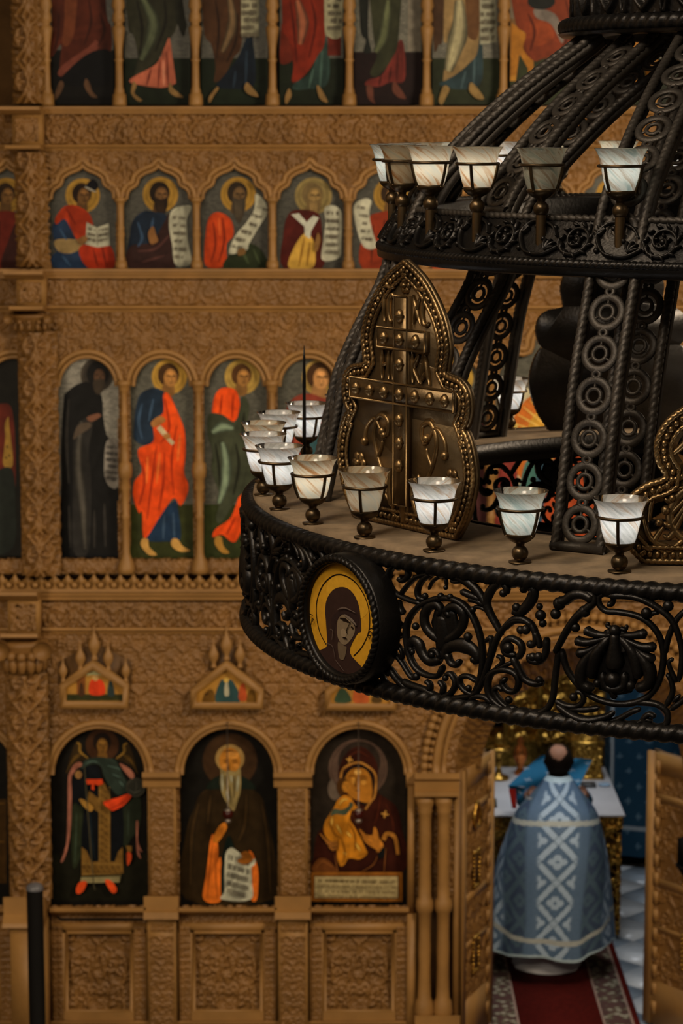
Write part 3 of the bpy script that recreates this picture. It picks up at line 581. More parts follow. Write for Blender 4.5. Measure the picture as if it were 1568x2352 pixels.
for k in ('L1', 'L2', 'L3', 'R1', 'R2', 'R3', 'R4', 'R5'): pt.line(q(k), (.001, .0015, .001), dk)
fr = MB(); fr.lathe([(.141, .028), (.141, .04), (.146, .045), (.163, .045), (.168, .04), (.170, -.02), (.168, -.024), (.0, -.024)], (0, 0, 0), 64, cap=False)
c_ = np.stack([.1555 * np.cos(np.linspace(0, 2 * PI, 480, endpoint=False)), .1555 * np.sin(np.linspace(0, 2 * PI, 480, endpoint=False)), np.full(480, .046)], 1)
fr.tube(c_, .0095, 10, True, twist=(2, 62, .4)); fr.lathe([(0, .028), (.145, .028)], (0, 0, 0), 48, cap=False)
fr.xf(lambda V: np.stack([V[:, 0], -V[:, 2], V[:, 1]], 1)); frm = fr.mesh('medallion_frame')
for k in range(6):
    o = link('medallion', frm, M['iron'], CH); a = -52.1 + 60 * k; o.location = pol(1.545, a, -1.194); o.rotation_euler = (0, 0, math.radians(a))
    if k == 0: tag(o, 'round gold medallion with the veiled head of a woman')
    if k == 0: face0 = pt.build('painted_face', lambda V: np.stack([V[:, 0], -.0285 - V[:, 1], V[:, 2]], 1), M['print'], o)
    else: link('painted_face', face0.data, None, o)
# ---- ribs: rope-edged strips with a chain of wheel rings
RIB = catmull([(1.305, -.99), (1.266, -.81), (1.215, -.583), (1.145, -.385), (1.06, -.16), (.925, .0), (.77, .14), (.60, .265), (.56, .30)], 8)
def ring_mesh():
    mb = MB(); t = np.linspace(0, 2 * PI, 28, endpoint=False)
    cir = lambda r, x=0, y=0, n=28: np.stack([x + r * np.cos(np.linspace(0, 2 * PI, n, endpoint=False)), y + r * np.sin(np.linspace(0, 2 * PI, n, endpoint=False)), np.zeros(n)], 1)
    mb.tube(cir(.040), .0055, 8, True, flat=1.95); mb.tube(cir(.0185, n=18), .0045, 6, True, flat=1.3); mb.tube(cir(.0095, 0, .0535, 14), .005, 6, True, flat=1.3)
    for a in (90, 210, 330):
        c, s_ = math.cos(math.radians(a)), math.sin(math.radians(a)); mb.tube([(c * .019, s_ * .019, 0), (c * .038, s_ * .038, 0)], .0035, 6)
    return mb.mesh('ring')
RING = ring_mesh()
def strip_frames(prof, deg):
    P = np.array([pol(r, deg, z) for r, z in prof]); return P
def rib(deg, prof, inner=0.0, wid=.143, m='iron', pitch=.1065, turn=0):
    et = np.array([math.cos(math.radians(deg)), math.sin(math.radians(deg)), 0.]); er = np.array([math.sin(math.radians(deg)), -math.cos(math.radians(deg)), 0.])
    mb = MB(); rings = []
    layers = [0.0] + ([inner] if inner else [])
    for li, off in enumerate(layers):
        if li: et = np.array([math.cos(math.radians(deg + turn)), math.sin(math.radians(deg + turn)), 0.])
        pf = np.array(prof, float); pf[:, 0] -= off
        d = np.concatenate([[0], np.cumsum(np.linalg.norm(np.diff(pf, axis=0), axis=1))]); n = int(d[-1] / .0055)
        rr = np.interp(np.linspace(0, d[-1], n), d, pf[:, 0]); zz = np.interp(np.linspace(0, d[-1], n), d, pf[:, 1])
        P = er * rr[:, None] + np.array([0, 0, 1.]) * zz[:, None]
        for s_ in (-1, 1):
            mb.tube(P + et * s_ * (wid / 2 - .011), .0125, 14, up=et, twist=(3, 50, .34))
            Q = P[::6] - er * .012
            # flat rail behind each rope
            T = np.gradient(Q, axis=0); T /= np.linalg.norm(T, axis=1)[:, None]
            e0 = Q + et * s_ * (wid / 2 - .002); e1 = Q + et * s_ * (wid / 2 - .018); nn = np.cross(et, T); nn *= np.sign((nn @ er).sum())
            G_ = np.stack([e0, e1, e1 - nn * .022, e0 - nn * .022], 1); mb.grid(G_, cv=True)
        mb.tube([P[0] - et * wid / 2 + [0, 0, .008], P[0] + et * wid / 2 + [0, 0, .008]], .013, 8, up=er)
        cnt = int((d[-1] - .03) / pitch)
        for j in range(cnt):
            s0 = .065 + j * pitch; r0 = np.interp(s0, d, pf[:, 0]); z0 = np.interp(s0, d, pf[:, 1])
            r1 = np.interp(s0 + .02, d, pf[:, 0]); z1 = np.interp(s0 + .02, d, pf[:, 1]); t = er * (r1 - r0) + np.array([0, 0, z1 - z0]); t /= np.linalg.norm(t)
            nrm = np.cross(et, t); nrm /= np.linalg.norm(nrm); t = np.cross(nrm, et); pos = er * r0 + np.array([0, 0, z0])
            mt = Matrix.Identity(4)
            for c_i, v in enumerate((et, t, nrm, pos)):
                for r_i in range(3): mt[r_i][c_i] = v[r_i]
            rings.append(mt)
    o = mb.build('rib', M[m], CH)
    for mt in rings:
        ro = link('ring_link', RING, M[m], o); ro.matrix_local = mt
    return o
ELEM = [-30.6, -79, -144, 161, 122, 71, 21]
for a in ELEM: rib(a, np.stack([RIB[:, 0] + (.042 * np.clip((-.40 - RIB[:, 1]) / .25, 0, 1) if a == -79 else 0), RIB[:, 1]], 1), {-30.6: .24, -79: .29}.get(a, 0), m='iron_lt', turn=34 if a == -79 else 0)
up_prof = RIB[np.searchsorted(RIB[:, 1], -.19):]; up_prof = np.array([(r - .05, z) for r, z in up_prof])
for a in (-56.3, -111, -168, 142, 96, 46, -5): rib(a, up_prof, .0, .135, m='iron_lt')
# ---- plates between the ribs
HALF = [(.205, 0), (.245, .09), (.270, .2), (.272, .27), (.258, .35), (.240, .398), (.230, .405), (.244, .432), (.253, .49), (.244, .55), (.215, .585), (.175, .597), (.162, .602), (.169, .655), (.172, .70), (.156, .78), (.122, .86), (.07, .94), (0, 1.0)]
def outline(half, W_, H_):
    r = np.array([(x * W_, h * H_) for x, h in half]); l = r[::-1][1:].copy(); l[:, 0] *= -1
    return np.concatenate([r, l])
def smooth_segs(half, W_, H_, breaks):
    """catmull per lobe so the notches stay sharp"""
    segs = []; b = [0] + breaks + [len(half) - 1]
    for i in range(len(b) - 1): segs.append(catmull([(x * W_, h * H_) for x, h in half[b[i]:b[i + 1] + 1]], 6)[(1 if i else 0):])
    r = np.concatenate(segs); l = r[::-1][1:].copy(); l[:, 0] *= -1
    return np.concatenate([r, l])
def inset(P, d):
    t = np.roll(P, -1, 0) - np.roll(P, 1, 0); t /= np.linalg.norm(t, axis=1)[:, None]
    return P + np.stack([-t[:, 1], t[:, 0]], 1) * d
def respace(P, step, closed=True):
    Q = np.concatenate([P, P[:1]]) if closed else P; d = np.concatenate([[0], np.cumsum(np.linalg.norm(np.diff(Q, axis=0), axis=1))])
    n = max(4, int(d[-1] / step)); s_ = np.linspace(0, d[-1], n, endpoint=not closed)
    return np.stack([np.interp(s_, d, Q[:, 0]), np.interp(s_, d, Q[:, 1])], 1)
flat3 = lambda P, y=0.0: np.stack([P[:, 0], np.full(len(P), y), P[:, 1]], 1)
fplate = lambda U, V, H: np.stack([U, -H, V], -1)
OUT1 = smooth_segs(HALF, 1.08, .70, [6, 12])
def border(mb, OUT, beads=True):
    for d, r in ((.007, .0075), (.040, .0055)): mb.tube(respace_(inset(OUT, d), .0035, -.009), r, 10, True, up=(0, 1, 0), twist=(2, 70, .4))
def respace_(P, step, y): return flat3(respace(P, step), y)
def border_beads(OUT, d=.0235, pitch=.0185, r=.0072):
    mb = MB()
    for x, z in respace(inset(OUT, d), pitch): mb.ball((x, -.010, z), r, 8, 6, (1, .9, 1.15))
    return mb
bd = MB(); bd.prism([tuple(p) for p in OUT1], -.004, .008); body_me = bd.mesh('plate_body', False)
br = MB(); border(br, OUT1); border_me = br.mesh('rope_border'); beads_me = border_beads(OUT1).mesh('bead_border')
def place(o, deg, R, z): o.location = pol(R, deg, z); o.rotation_euler = (0, 0, math.radians(deg))
PLZ = -.992
def plate(deg, R=1.325, mt='iron'):
    o = link('arched_plate', body_me, M[mt], CH); o.material_slots[0].link = 'OBJECT'; o.material_slots[0].material = M[mt]; place(o, deg, R, PLZ)
    link('rope_border', border_me, M['brass'], o); link('bead_border', beads_me, M['brass'], o)
    return o
p1 = plate(-54.4, mt='bronze'); tag(p1, 'pointed bronze plate with a raised studded cross')
for a in (-166, 142, 96, 46): plate(a)
# cross on the front plate
cz = .7
mb = MB(); Xw = .028
mb.box((-Xw, -.022, .06), (Xw, 0, .605)); mb.box((-.222, -.022, .325), (.222, 0, .378)); mb.box((-.102, -.022, .468), (.102, 0, .520))
mb.build('cross', M['bronze'], p1, smooth=False); crs = p1.children[-1]
mb = MB()
for rect in (((-Xw, .06), (Xw, .605)), ((-.222, .325), (.222, .378)), ((-.102, .468), (.102, .520))):
    (x0, z0), (x1, z1) = rect; c4 = [(x0, -.022, z0), (x1, -.022, z0), (x1, -.022, z1), (x0, -.022, z1)]
    for i in range(4): mb.tube([c4[i], c4[(i + 1) % 4]], .003, 6, up=(0, 1, 0))
mb.build('cross_edge', M['brass'], p1)
st_me = MB().ball((0, 0, 0), .0155, 12, 8, (.95, .8, 1.15)).lathe([(.0, -.002), (.0185, -.002), (.0185, .002)], (0, 0, 0), 4, cap=False).mesh('stud')
for x, z in [(0, .555), (0, .494), (-.068, .494), (.068, .494), (0, .430), (0, .352), (-.066, .352), (-.129, .352), (-.190, .352), (.066, .352), (.129, .352), (.190, .352), (0, .285), (0, .225), (0, .165)]:
    o = link('stud', st_me, M['brass'], p1); o.location = (x, -.024, z)
def glyph(strokes, x, z, sx, sz, w=.0052):
    mb = MB()
    for P in strokes: mb.stroke([(x + a * sx, z + b * sz) for a, b in P], [w, w * 1.1, w], .010, fplate, 4, 6, off=.008)
    return mb
GL = {'I': [[(.5, 0), (.5, 1)]], 'C': [[(.9, .85), (.6, 1), (.2, .8), (.15, .3), (.45, 0), (.9, .12)]], 'X': [[(.05, 0), (.95, 1)], [(.05, 1), (.95, 0)]],
      'N': [[(.1, 0), (.1, 1)], [(.9, 0), (.9, 1)], [(.1, .45), (.9, .58)]], 'K': [[(.1, 0), (.1, 1)], [(.9, 1), (.2, .5)], [(.2, .5), (.95, 0)]],
      'A': [[(.05, 0), (.55, 1)], [(.95, 0), (.5, 1)], [(.15, .1), (.6, .45)]], '~': [[(.0, .2), (.35, .6), (.65, .3), (1, .7)]]}
for ch, x, z, sx, sz in (('I', -.100, .535, .03, .075), ('C', -.070, .535, .034, .072), ('~', -.09, .618, .05, .014), ('X', .036, .535, .036, .075), ('C', .074, .535, .034, .072), ('~', .05, .618, .05, .014), ('N', -.098, .385 + .0, .036, .074), ('I', -.062, .385, .03, .074), ('K', .034, .385, .034, .074), ('A', .070, .385, .040, .074)):
    glyph(GL[ch], x, z, sx, sz).build('letter', M['brass'], p1)
def vine_mesh():
    mb = MB(); st = lambda P, w, d=.008: mb.stroke(P, w, d, fplate, 6, 8, off=.004)
    for s_ in (-1, 1):
        f = lambda L: [(s_ * x, z) for x, z in L]
        st(f([(.06, .06), (.085, .12), (.12, .18), (.135, .24), (.11, .285), (.075, .275), (.075, .24), (.1, .235)]), [.004, .007, .008, .006])
        st(f([(.1, .24), (.13, .275), (.165, .25), (.175, .215)]), [.004, .006, .006]); st(f([(.12, .17), (.10, .20), (.095, .22)]), [.006, .004])
        st(f([(.07, .08), (.12, .115), (.165, .10), (.19, .075)]), [.005, .009, .006]); st(f([(.06, .06), (.1, .085), (.14, .07), (.17, .05)]), [.005, .008, .005]); st(f([(.06, .05), (.07, .1), (.06, .15)]), [.006, .010, .004])
        st(f([(.02, .02), (.05, .04), (.03, .09), (.035, .12)]), [.006, .008, .005]); st(f([(.02, .015), (.07, .02), (.1, .03)]), [.006, .007, .004])
        mb.ball((s_ * .095, -.008, .245), .012, 8, 6); mb.ball((s_ * .172, -.008, .21), .013, 8, 6); mb.ball((s_ * .088, -.008, .235), .010, 8, 6)
    st([(0, .13), (0, .05), (0, .01)], [.016, .022, .014], .012)
    return mb
vine_mesh().build('vine_scrolls', M['brass'], p1)
def rosette(x, z, r):
    mb = MB()
    for k in range(6): a = k * PI / 3; mb.ball((x + .62 * r * math.cos(a), -.006, z + .62 * r * math.sin(a)), r * .42, 8, 6, (1, .6, 1))
    mb.ball((x, -.010, z), r * .38, 8, 6); return mb
for x, z, r in ((-.2, .15, .03), (.2, .15, .03), (0, .632, .022)): rosette(x, z, r).build('rosette', M['brass'], p1)
# openwork plate, wider, at the front
HALF2 = [(.40, 0), (.445, .08), (.455, .16), (.44, .25), (.40, .31), (.36, .335), (.352, .345), (.372, .40), (.375, .48), (.35, .56), (.30, .62), (.23, .645), (.17, .635), (.155, .64), (.15, .72), (.12, .80), (.07, .90), (0, 1.0)]
OUT2 = smooth_segs(HALF2, 1.0, .62, [6, 13])
p2 = empty('arched_plate', (0, 0, 0)); p2.parent = CH; place(p2, -5.5, 1.325, PLZ)
bpy.data.objects.remove(p2)
mb = MB(); IN2 = inset(OUT2, .055); n2 = len(OUT2)
V = [(x, y_, z) for y_ in (-.004, .008) for P in (OUT2, IN2) for x, z in P]
mb.add(V, Q=[(i, (i + 1) % n2, n2 + (i + 1) % n2, n2 + i) for i in range(n2)] + [(2 * n2 + i, 3 * n2 + i, 3 * n2 + (i + 1) % n2, 2 * n2 + (i + 1) % n2) for i in range(n2)] + [(n2 + i, n2 + (i + 1) % n2, 3 * n2 + (i + 1) % n2, 3 * n2 + i) for i in range(n2)])
p2 = mb.build('arched_plate', M['bronze'], CH, smooth=False); place(p2, -5.5, 1.325, PLZ); tag(p2, 'wide pierced bronze plate filled with leafy scrolls')
mb = MB(); border(mb, OUT2); mb.build('rope_border', M['brass'], p2); border_beads(OUT2).build('bead_border', M['brass'], p2)
mb = MB(); st = lambda P, w, d=.010: mb.stroke(P, w, d, fplate, 6, 8)
for s_ in (-1, 1):
    f = lambda L: [(s_ * x, z) for x, z in L]
    st(f([(.10, .05), (.16, .16), (.24, .20), (.31, .17), (.335, .11), (.30, .06), (.25, .08), (.26, .12)]), [.008, .012, .010, .007])
    st(f([(.02, .12), (.10, .22), (.20, .235), (.29, .22), (.37, .17), (.385, .10)]), [.008, .011, .006])
    st(f([(.34, .26), (.30, .30), (.31, .36), (.26, .385), (.20, .36), (.19, .30), (.24, .275), (.265, .305)]), [.007, .012, .011, .007])
    st(f([(.20, .33), (.24, .33), (.27, .28), (.30, .24)]), [.006, .014, .006]); st(f([(.19, .30), (.13, .26), (.05, .27), (.02, .33), (.05, .38), (.09, .36)]), [.008, .011, .007])
    st(f([(.33, .04), (.38, .06), (.40, .12)]), [.006, .009, .005]); st(f([(.30, .06), (.34, .03), (.37, .05), (.35, .09)]), [.007, .009, .006])
    st(f([(.12, .10), (.18, .09), (.22, .04)]), [.006, .012, .005]); st(f([(.16, .16), (.14, .09), (.16, .03)]), [.005, .012, .006]); st(f([(.05, .05), (.09, .12), (.06, .18)]), [.006, .012, .005])
    for k in range(6):
        a = k * PI / 3; c = (.245, .125); st(f([(c[0] + .012 * math.cos(a), c[1] + .012 * math.sin(a)), (c[0] + .032 * math.cos(a + .2), c[1] + .032 * math.sin(a + .2)), (c[0] + .046 * math.cos(a), c[1] + .046 * math.sin(a))]), [.006, .011, .004])
    for x, z, r in ((.245, .125, .014), (.345, .13, .012), (.33, .16, .010), (.30, .22, .010), (.265, .305, .013), (.09, .36, .013), (.20, .05, .011), (.36, .10, .010)): mb.ball((s_ * x, -.006, z), r, 8, 6)
    for k in range(5): st(f([(.29, .19 - .01 * k), (.33, .18 - .028 * k), (.35, .19 - .03 * k)]), [.004, .009, .004])
st([(0, .02), (0, .2), (0, .5)], [.01, .014, .008])
mb.build('leaf_scrolls', M['brass'], p2)
# ---- upper ring with carved frieze
S = [[spiral(1.05, .5, .44, PI, 1.7, 1), .05, .035], [catmull([(0, .1), (.3, .12), (.62, .3)]), .05, .035], [catmull([(2.1, .1), (1.8, .2), (1.55, .6), (1.75, .9), (2.1, .92)]), .05, .035], [catmull([(0, .92), (.3, .8), (.5, .55)]), .05, .03]]
for j in range(11): S.append(leaf(1.05 + .34 * math.cos(j * .57), .5 + .34 * math.sin(j * .57), j * .57 + 1.0, .2, .032))
for j in range(5): S.append(leaf(1.05 + .1 * math.cos(j * 1.26), .5 + .1 * math.sin(j * 1.26), j * 1.26 + .6, .12, .03))
for j in range(4): S.append(leaf(.3, .2, .3 + j * .5, .3, .032)); S.append(leaf(1.72, .75, 2.2 + j * .5, .28, .032))
mb = MB(); DA = 2 * PI / 30
def fcone(U, V, H):
    ph = (U - 1.05) / 2.1 * DA; R = 1.134 - .062 * V + H; return np.stack([R * np.sin(ph), -R * np.cos(ph), -.288 + .098 * V + H * .4], -1)
st = lambda P, w: mb.stroke(P, w, .016, fcone, 3, 7)
for P, w0, w1 in S[:4]: st(np.asarray(P)[::2] if len(P) > 20 else P, [w0 * 1.0, w0, w1])
for P, w0, w1 in S[4:]: st(P, [w0 * .7, w0 * 1.7, w1 * 1.2])
for x, y, r in ((1.05, .5, .08), (.35, .78, .07), (1.62, .25, .07), (1.9, .8, .06), (.12, .5, .06)): mb.ball(fcone(np.array(x), np.array(y), np.array(.004)), r * .11, 8, 6)
fz = mb.mesh('frieze_scroll')
for k in range(30): o = link('frieze_scroll', fz, M['iron'], CH); o.rotation_euler = (0, 0, math.radians(-30.25 + 6 + 12 * k))
a = np.linspace(0, 2 * PI, 240, endpoint=False); t = np.linspace(0, 1, 5); A, Tt = np.meshgrid(a, t)
H = 0 * A
R = 1.134 - .062 * Tt; Z = -.288 + .098 * Tt
MB().grid(np.stack([(R + H) * np.sin(A), -(R + H) * np.cos(A), Z + H * .4], -1), cv=True).build('frieze_band', M['iron'], CH)
rope('upper_rope', 1.070, -.186, .0095, 48, 1500, .4, m='iron_lt'); beadrail('lower_rope', 1.136, -.297, .0125, 420)
pr = np.array([(1.145, -.305), (1.143, -.325), (1.10, -.332), (.98, -.332), (.975, -.30), (.975, -.19), (.985, -.186), (1.066, -.186), (1.066, -.2), (1.0, -.2), (1.0, -.31), (1.145, -.305)])
a = np.linspace(0, 2 * PI, 160, endpoint=False)
MB().grid(np.stack([pr[:, :1] * np.sin(a), -pr[:, :1] * np.cos(a), pr[:, 1:] + 0 * a], -1), cv=True).build('upper_hoop', M['iron'], CH, smooth=False)
# ---- crown ring at the top
beadrail('crown_rail', .605, .318, .026, 120); pr = np.array([(.63, .30), (.62, .292), (.50, .292), (.50, .36), (.575, .36), (.575, .56), (.60, .58), (.60, .60), (.48, .60), (.48, .36), (.5, .36)])
a = np.linspace(0, 2 * PI, 120, endpoint=False)
MB().grid(np.stack([pr[:, :1] * np.sin(a), -pr[:, :1] * np.cos(a), pr[:, 1:] + 0 * a], -1), cv=True).build('crown_hoop', M['iron'], CH, smooth=False)
A, Tt = np.meshgrid(np.linspace(0, 2 * PI, 1300, endpoint=False), np.linspace(0, 1, 40)); H = sample('heart', A / (2 * PI) * 26, Tt) * .02
MB().grid(np.stack([(.578 + H) * np.sin(A), -(.578 + H) * np.cos(A), .345 + .215 * Tt], -1), cv=True).build('crown_frieze', M['iron'], CH)
mb = MB(); mb.tube([(0, 0, .58), (0, 0, 2.0)], .03, 10, up=(1, 0, 0))
for k in range(7): p = pol(.54, 51.4 * k, .6); mb.tube(catmull([p, p * np.array([.75, .75, 1]) + [0, 0, .35], (0, 0, 1.1)], 6), .016, 8)
mb.build('suspension_rod', M['iron'], CH)
# ---- marbled cups
def glass(name, c0, c1, c2, seed):
    m = bpy.data.materials.new(name); m.use_nodes = True; nt = m.node_tree; nt.nodes.remove(nt.nodes['Principled BSDF']); out = nt.nodes['Material Output']
    tc = nt.nodes.new('ShaderNodeTexCoord'); mp = nt.nodes.new('ShaderNodeMapping'); oi = nt.nodes.new('ShaderNodeObjectInfo')
    sx = nt.nodes.new('ShaderNodeSeparateXYZ'); nt.links.new(tc.outputs['Object'], sx.inputs[0]); mu = nt.nodes.new('ShaderNodeMath'); mu.operation = 'MULTIPLY'; mu.inputs[1].default_value = 22.0; nt.links.new(sx.outputs['Z'], mu.inputs[0])
    vr = nt.nodes.new('ShaderNodeVectorRotate'); vr.rotation_type = 'Z_AXIS'; nt.links.new(tc.outputs['Object'], vr.inputs['Vector']); nt.links.new(mu.outputs[0], vr.inputs['Angle'])
    mp.inputs['Scale'].default_value = (46, 46, 9); nt.links.new(vr.outputs['Vector'], mp.inputs['Vector'])
    ad = nt.nodes.new('ShaderNodeVectorMath'); sc = nt.nodes.new('ShaderNodeVectorMath'); sc.operation = 'SCALE'; sc.inputs[0].default_value = (31, 17, 43); nt.links.new(oi.outputs['Random'], sc.inputs['Scale'])
    nt.links.new(mp.outputs['Vector'], ad.inputs[0]); nt.links.new(sc.outputs['Vector'], ad.inputs[1])
    no = nt.nodes.new('ShaderNodeTexNoise'); no.inputs['Scale'].default_value = 1.0; no.inputs['Detail'].default_value = 4; no.inputs['Distortion'].default_value = .9; nt.links.new(ad.outputs['Vector'], no.inputs['Vector'])
    rp = nt.nodes.new('ShaderNodeValToRGB'); e = rp.color_ramp.elements; e[0].position = .30; e[0].color = (*c0, 1); e[1].position = .70; e[1].color = (*c2, 1); x = e.new(.50); x.color = (*c1, 1)
    nt.links.new(no.outputs['Fac'], rp.inputs['Fac'])
    df = nt.nodes.new('ShaderNodeBsdfDiffuse'); tr_ = nt.nodes.new('ShaderNodeBsdfTranslucent'); gl = nt.nodes.new('ShaderNodeBsdfGlossy'); gl.inputs['Roughness'].default_value = .12
    for b in (df, tr_): nt.links.new(rp.outputs['Color'], b.inputs['Color'])
    m1 = nt.nodes.new('ShaderNodeMixShader'); m1.inputs[0].default_value = .55; nt.links.new(df.outputs[0], m1.inputs[1]); nt.links.new(tr_.outputs[0], m1.inputs[2])
    fr_ = nt.nodes.new('ShaderNodeFresnel'); fr_.inputs['IOR'].default_value = 1.4; m2 = nt.nodes.new('ShaderNodeMixShader'); nt.links.new(fr_.outputs[0], m2.inputs[0]); nt.links.new(m1.outputs[0], m2.inputs[1]); nt.links.new(gl.outputs[0], m2.inputs[2])
    nt.links.new(m2.outputs[0], out.inputs['Surface']); return m
GLS = [glass('marbled_glass_white', (.46, .45, .38), (.72, .70, .62), (.52, .36, .21), 1), glass('marbled_glass_amber', (.52, .50, .38), (.64, .54, .36), (.42, .20, .07), 2), glass('marbled_glass_green', (.30, .36, .30), (.54, .54, .44), (.30, .20, .11), 3)]
gp = [(.034, .046), (.040, .062), (.0445, .08), (.048, .098), (.0505, .112), (.053, .124), (.057, .136), (.062, .146), (.067, .153), (.0675, .1535)]
gm = MB().lathe(catmull(gp, 3), (0, 0, 0), 40, cap=False); gm_me = gm.mesh('glass_shade')
hm = MB(); hm.ball((0, 0, 0), .0205, 16, 10); hm.lathe([(.010, .016), (.011, .024), (.024, .030), (.034, .039), (.0385, .049), (.037, .050), (.030, .04), (.0, .036)], (0, 0, 0), 24, cap=False)
hm.tube(np.stack([.0555 * np.cos(np.linspace(0, 2 * PI, 36, endpoint=False)), .0555 * np.sin(np.linspace(0, 2 * PI, 36, endpoint=False)), np.full(36, .110)], 1), .0042, 8, True)
for k in range(3):
    c, s_ = math.cos(k * 2 * PI / 3 + .5), math.sin(k * 2 * PI / 3 + .5); hm.tube(catmull([(c * r, s_ * r, z) for r, z in ((.037, .046), (.044, .064), (.050, .085), (.0545, .108))], 4), .0042, 6)
hm2 = MB(); hm2.V = list(hm.V); hm2.n = hm.n; hm2.Q = list(hm.Q); hm2.N = list(hm.N); hm2.T = list(hm.T)
hm.lathe([(.0, -.0225), (.028, -.0225), (.028, -.020), (.0, -.0195)], (0, 0, 0), 20, cap=False); hold_lo = hm.mesh('cup_holder')
hm2.lathe([(.0, -.11), (.014, -.11), (.0135, -.10), (.013, -.015)], (0, 0, 0), 16, cap=False); hold_up = hm2.mesh('cup_holder')
bulb_me = MB().lathe([(.0, .100), (.009, .096), (.012, .086), (.009, .074), (.007, .05), (.007, .04)], (0, 0, 0), 12, cap=False).mesh('bulb')
M['bulb'] = bpy.data.materials.new('frosted_bulb'); M['bulb'].use_nodes = True; _b = M['bulb'].node_tree.nodes['Principled BSDF']; _b.inputs['Base Color'].default_value = (.8, .85, .9, 1); _b.inputs['Emission Color'].default_value = (.80, .88, 1, 1); _b.inputs['Emission Strength'].default_value = 1.2
M['bulb_off'] = mat('unlit_bulb', (.6, .6, .58), .4)
lt = bpy.data.lights.new('bulb_light', 'POINT'); lt.energy = .29; lt.color = (.90, .93, 1.0); lt.shadow_soft_size = .012
lt2 = lt.copy(); lt2.energy = .07
def cup(R, deg, z, me, kind, power):
    h = link('cup_holder', me, M['holder'], CH); h.location = pol(R, deg, z); h.rotation_euler = (0, 0, RNG.uniform(0, 2 * PI) if not isinstance(kind, tuple) else math.radians(kind[1]))
    kk = kind[0] if isinstance(kind, tuple) else kind
    g = link('glass_shade', gm_me, None, h); g.data = gm_me
    if not gm_me.materials: gm_me.materials.append(GLS[0])
    g.material_slots[0].link = 'OBJECT'; g.material_slots[0].material = GLS[kk]; g.rotation_euler = (0, 0, RNG.uniform(0, 6.28))
    b = link('bulb', bulb_me, M['bulb'], h); b.material_slots[0].link = 'OBJECT'; b.material_slots[0].material = M['bulb'] if power else M['bulb_off']
    if power:
        l = bpy.data.objects.new('bulb_light', lt if power == 1 else lt2); COL.objects.link(l); l.parent = h; l.location = (0, 0, .098)
KL = {0: 0, 1: 1, 2: 1, 3: 2, 4: 0, 5: 0}
for k in range(36):
    a = -73.4 + 10 * k
    cup(1.479, a, -.976, hold_lo, [0, 1, 1, 0, 2, 0][k % 6] if k < 6 else [0, 0, 1, 0][k % 4], 2 if k == 2 else 1)
for k in range(30):
    a = -78.25 + 12 * k
    cup(1.10, a, -.163, hold_up, [1, 1, 1, 2, 2, 0][k % 6] if k < 6 else [1, 0, 2][k % 3], 0 if k in (0, 3) else 1)
# thin lighting rod standing on the tray
p = pol(1.46, -111, -.995)
MB().lathe([(.0055, 0), (.006, .1), (.005, .22), (.006, .23), (.004, .32), (.001, .36)], tuple(p), 8).build('pointed_rod', M['iron'], CH)
# ------------------------------------------------------------------ painted icons (flat print in thin coats on wooden boards)
def mat_silver(name, c):
    m = bpy.data.materials.new(name); m.use_nodes = True; nt = m.node_tree; b = nt.nodes['Principled BSDF']
    tc = nt.nodes.new('ShaderNodeTexCoord'); mp = nt.nodes.new('ShaderNodeMapping'); mp.inputs['Rotation'].default_value = (PI / 2, 0, 0); nt.links.new(tc.outputs['Object'], mp.inputs['Vector'])
    br_ = nt.nodes.new('ShaderNodeTexBrick'); br_.inputs['Scale'].default_value = 21; br_.inputs['Mortar Size'].default_value = .028; br_.inputs['Brick Width'].default_value = .5; br_.inputs['Row Height'].default_value = .3
    c = np.asarray(c); br_.inputs['Color1'].default_value = (*(c * 1.35), 1); br_.inputs['Color2'].default_value = (*(c * .75), 1); br_.inputs['Mortar'].default_value = (*(c * .45), 1)
    nt.links.new(mp.outputs['Vector'], br_.inputs['Vector']); nt.links.new(br_.outputs['Color'], b.inputs['Base Color'])
    b.inputs['Roughness'].default_value = .45; b.inputs['Metallic'].default_value = .35
    return m
M['silver'] = mat_silver('chased_silver', alb(76, 71, 62)); M['silver_lt'] = mat_silver('chased_silver_pale', alb(112, 104, 96)); M['silver_dk'] = mat_silver('chased_silver_dim', alb(58, 54, 47))
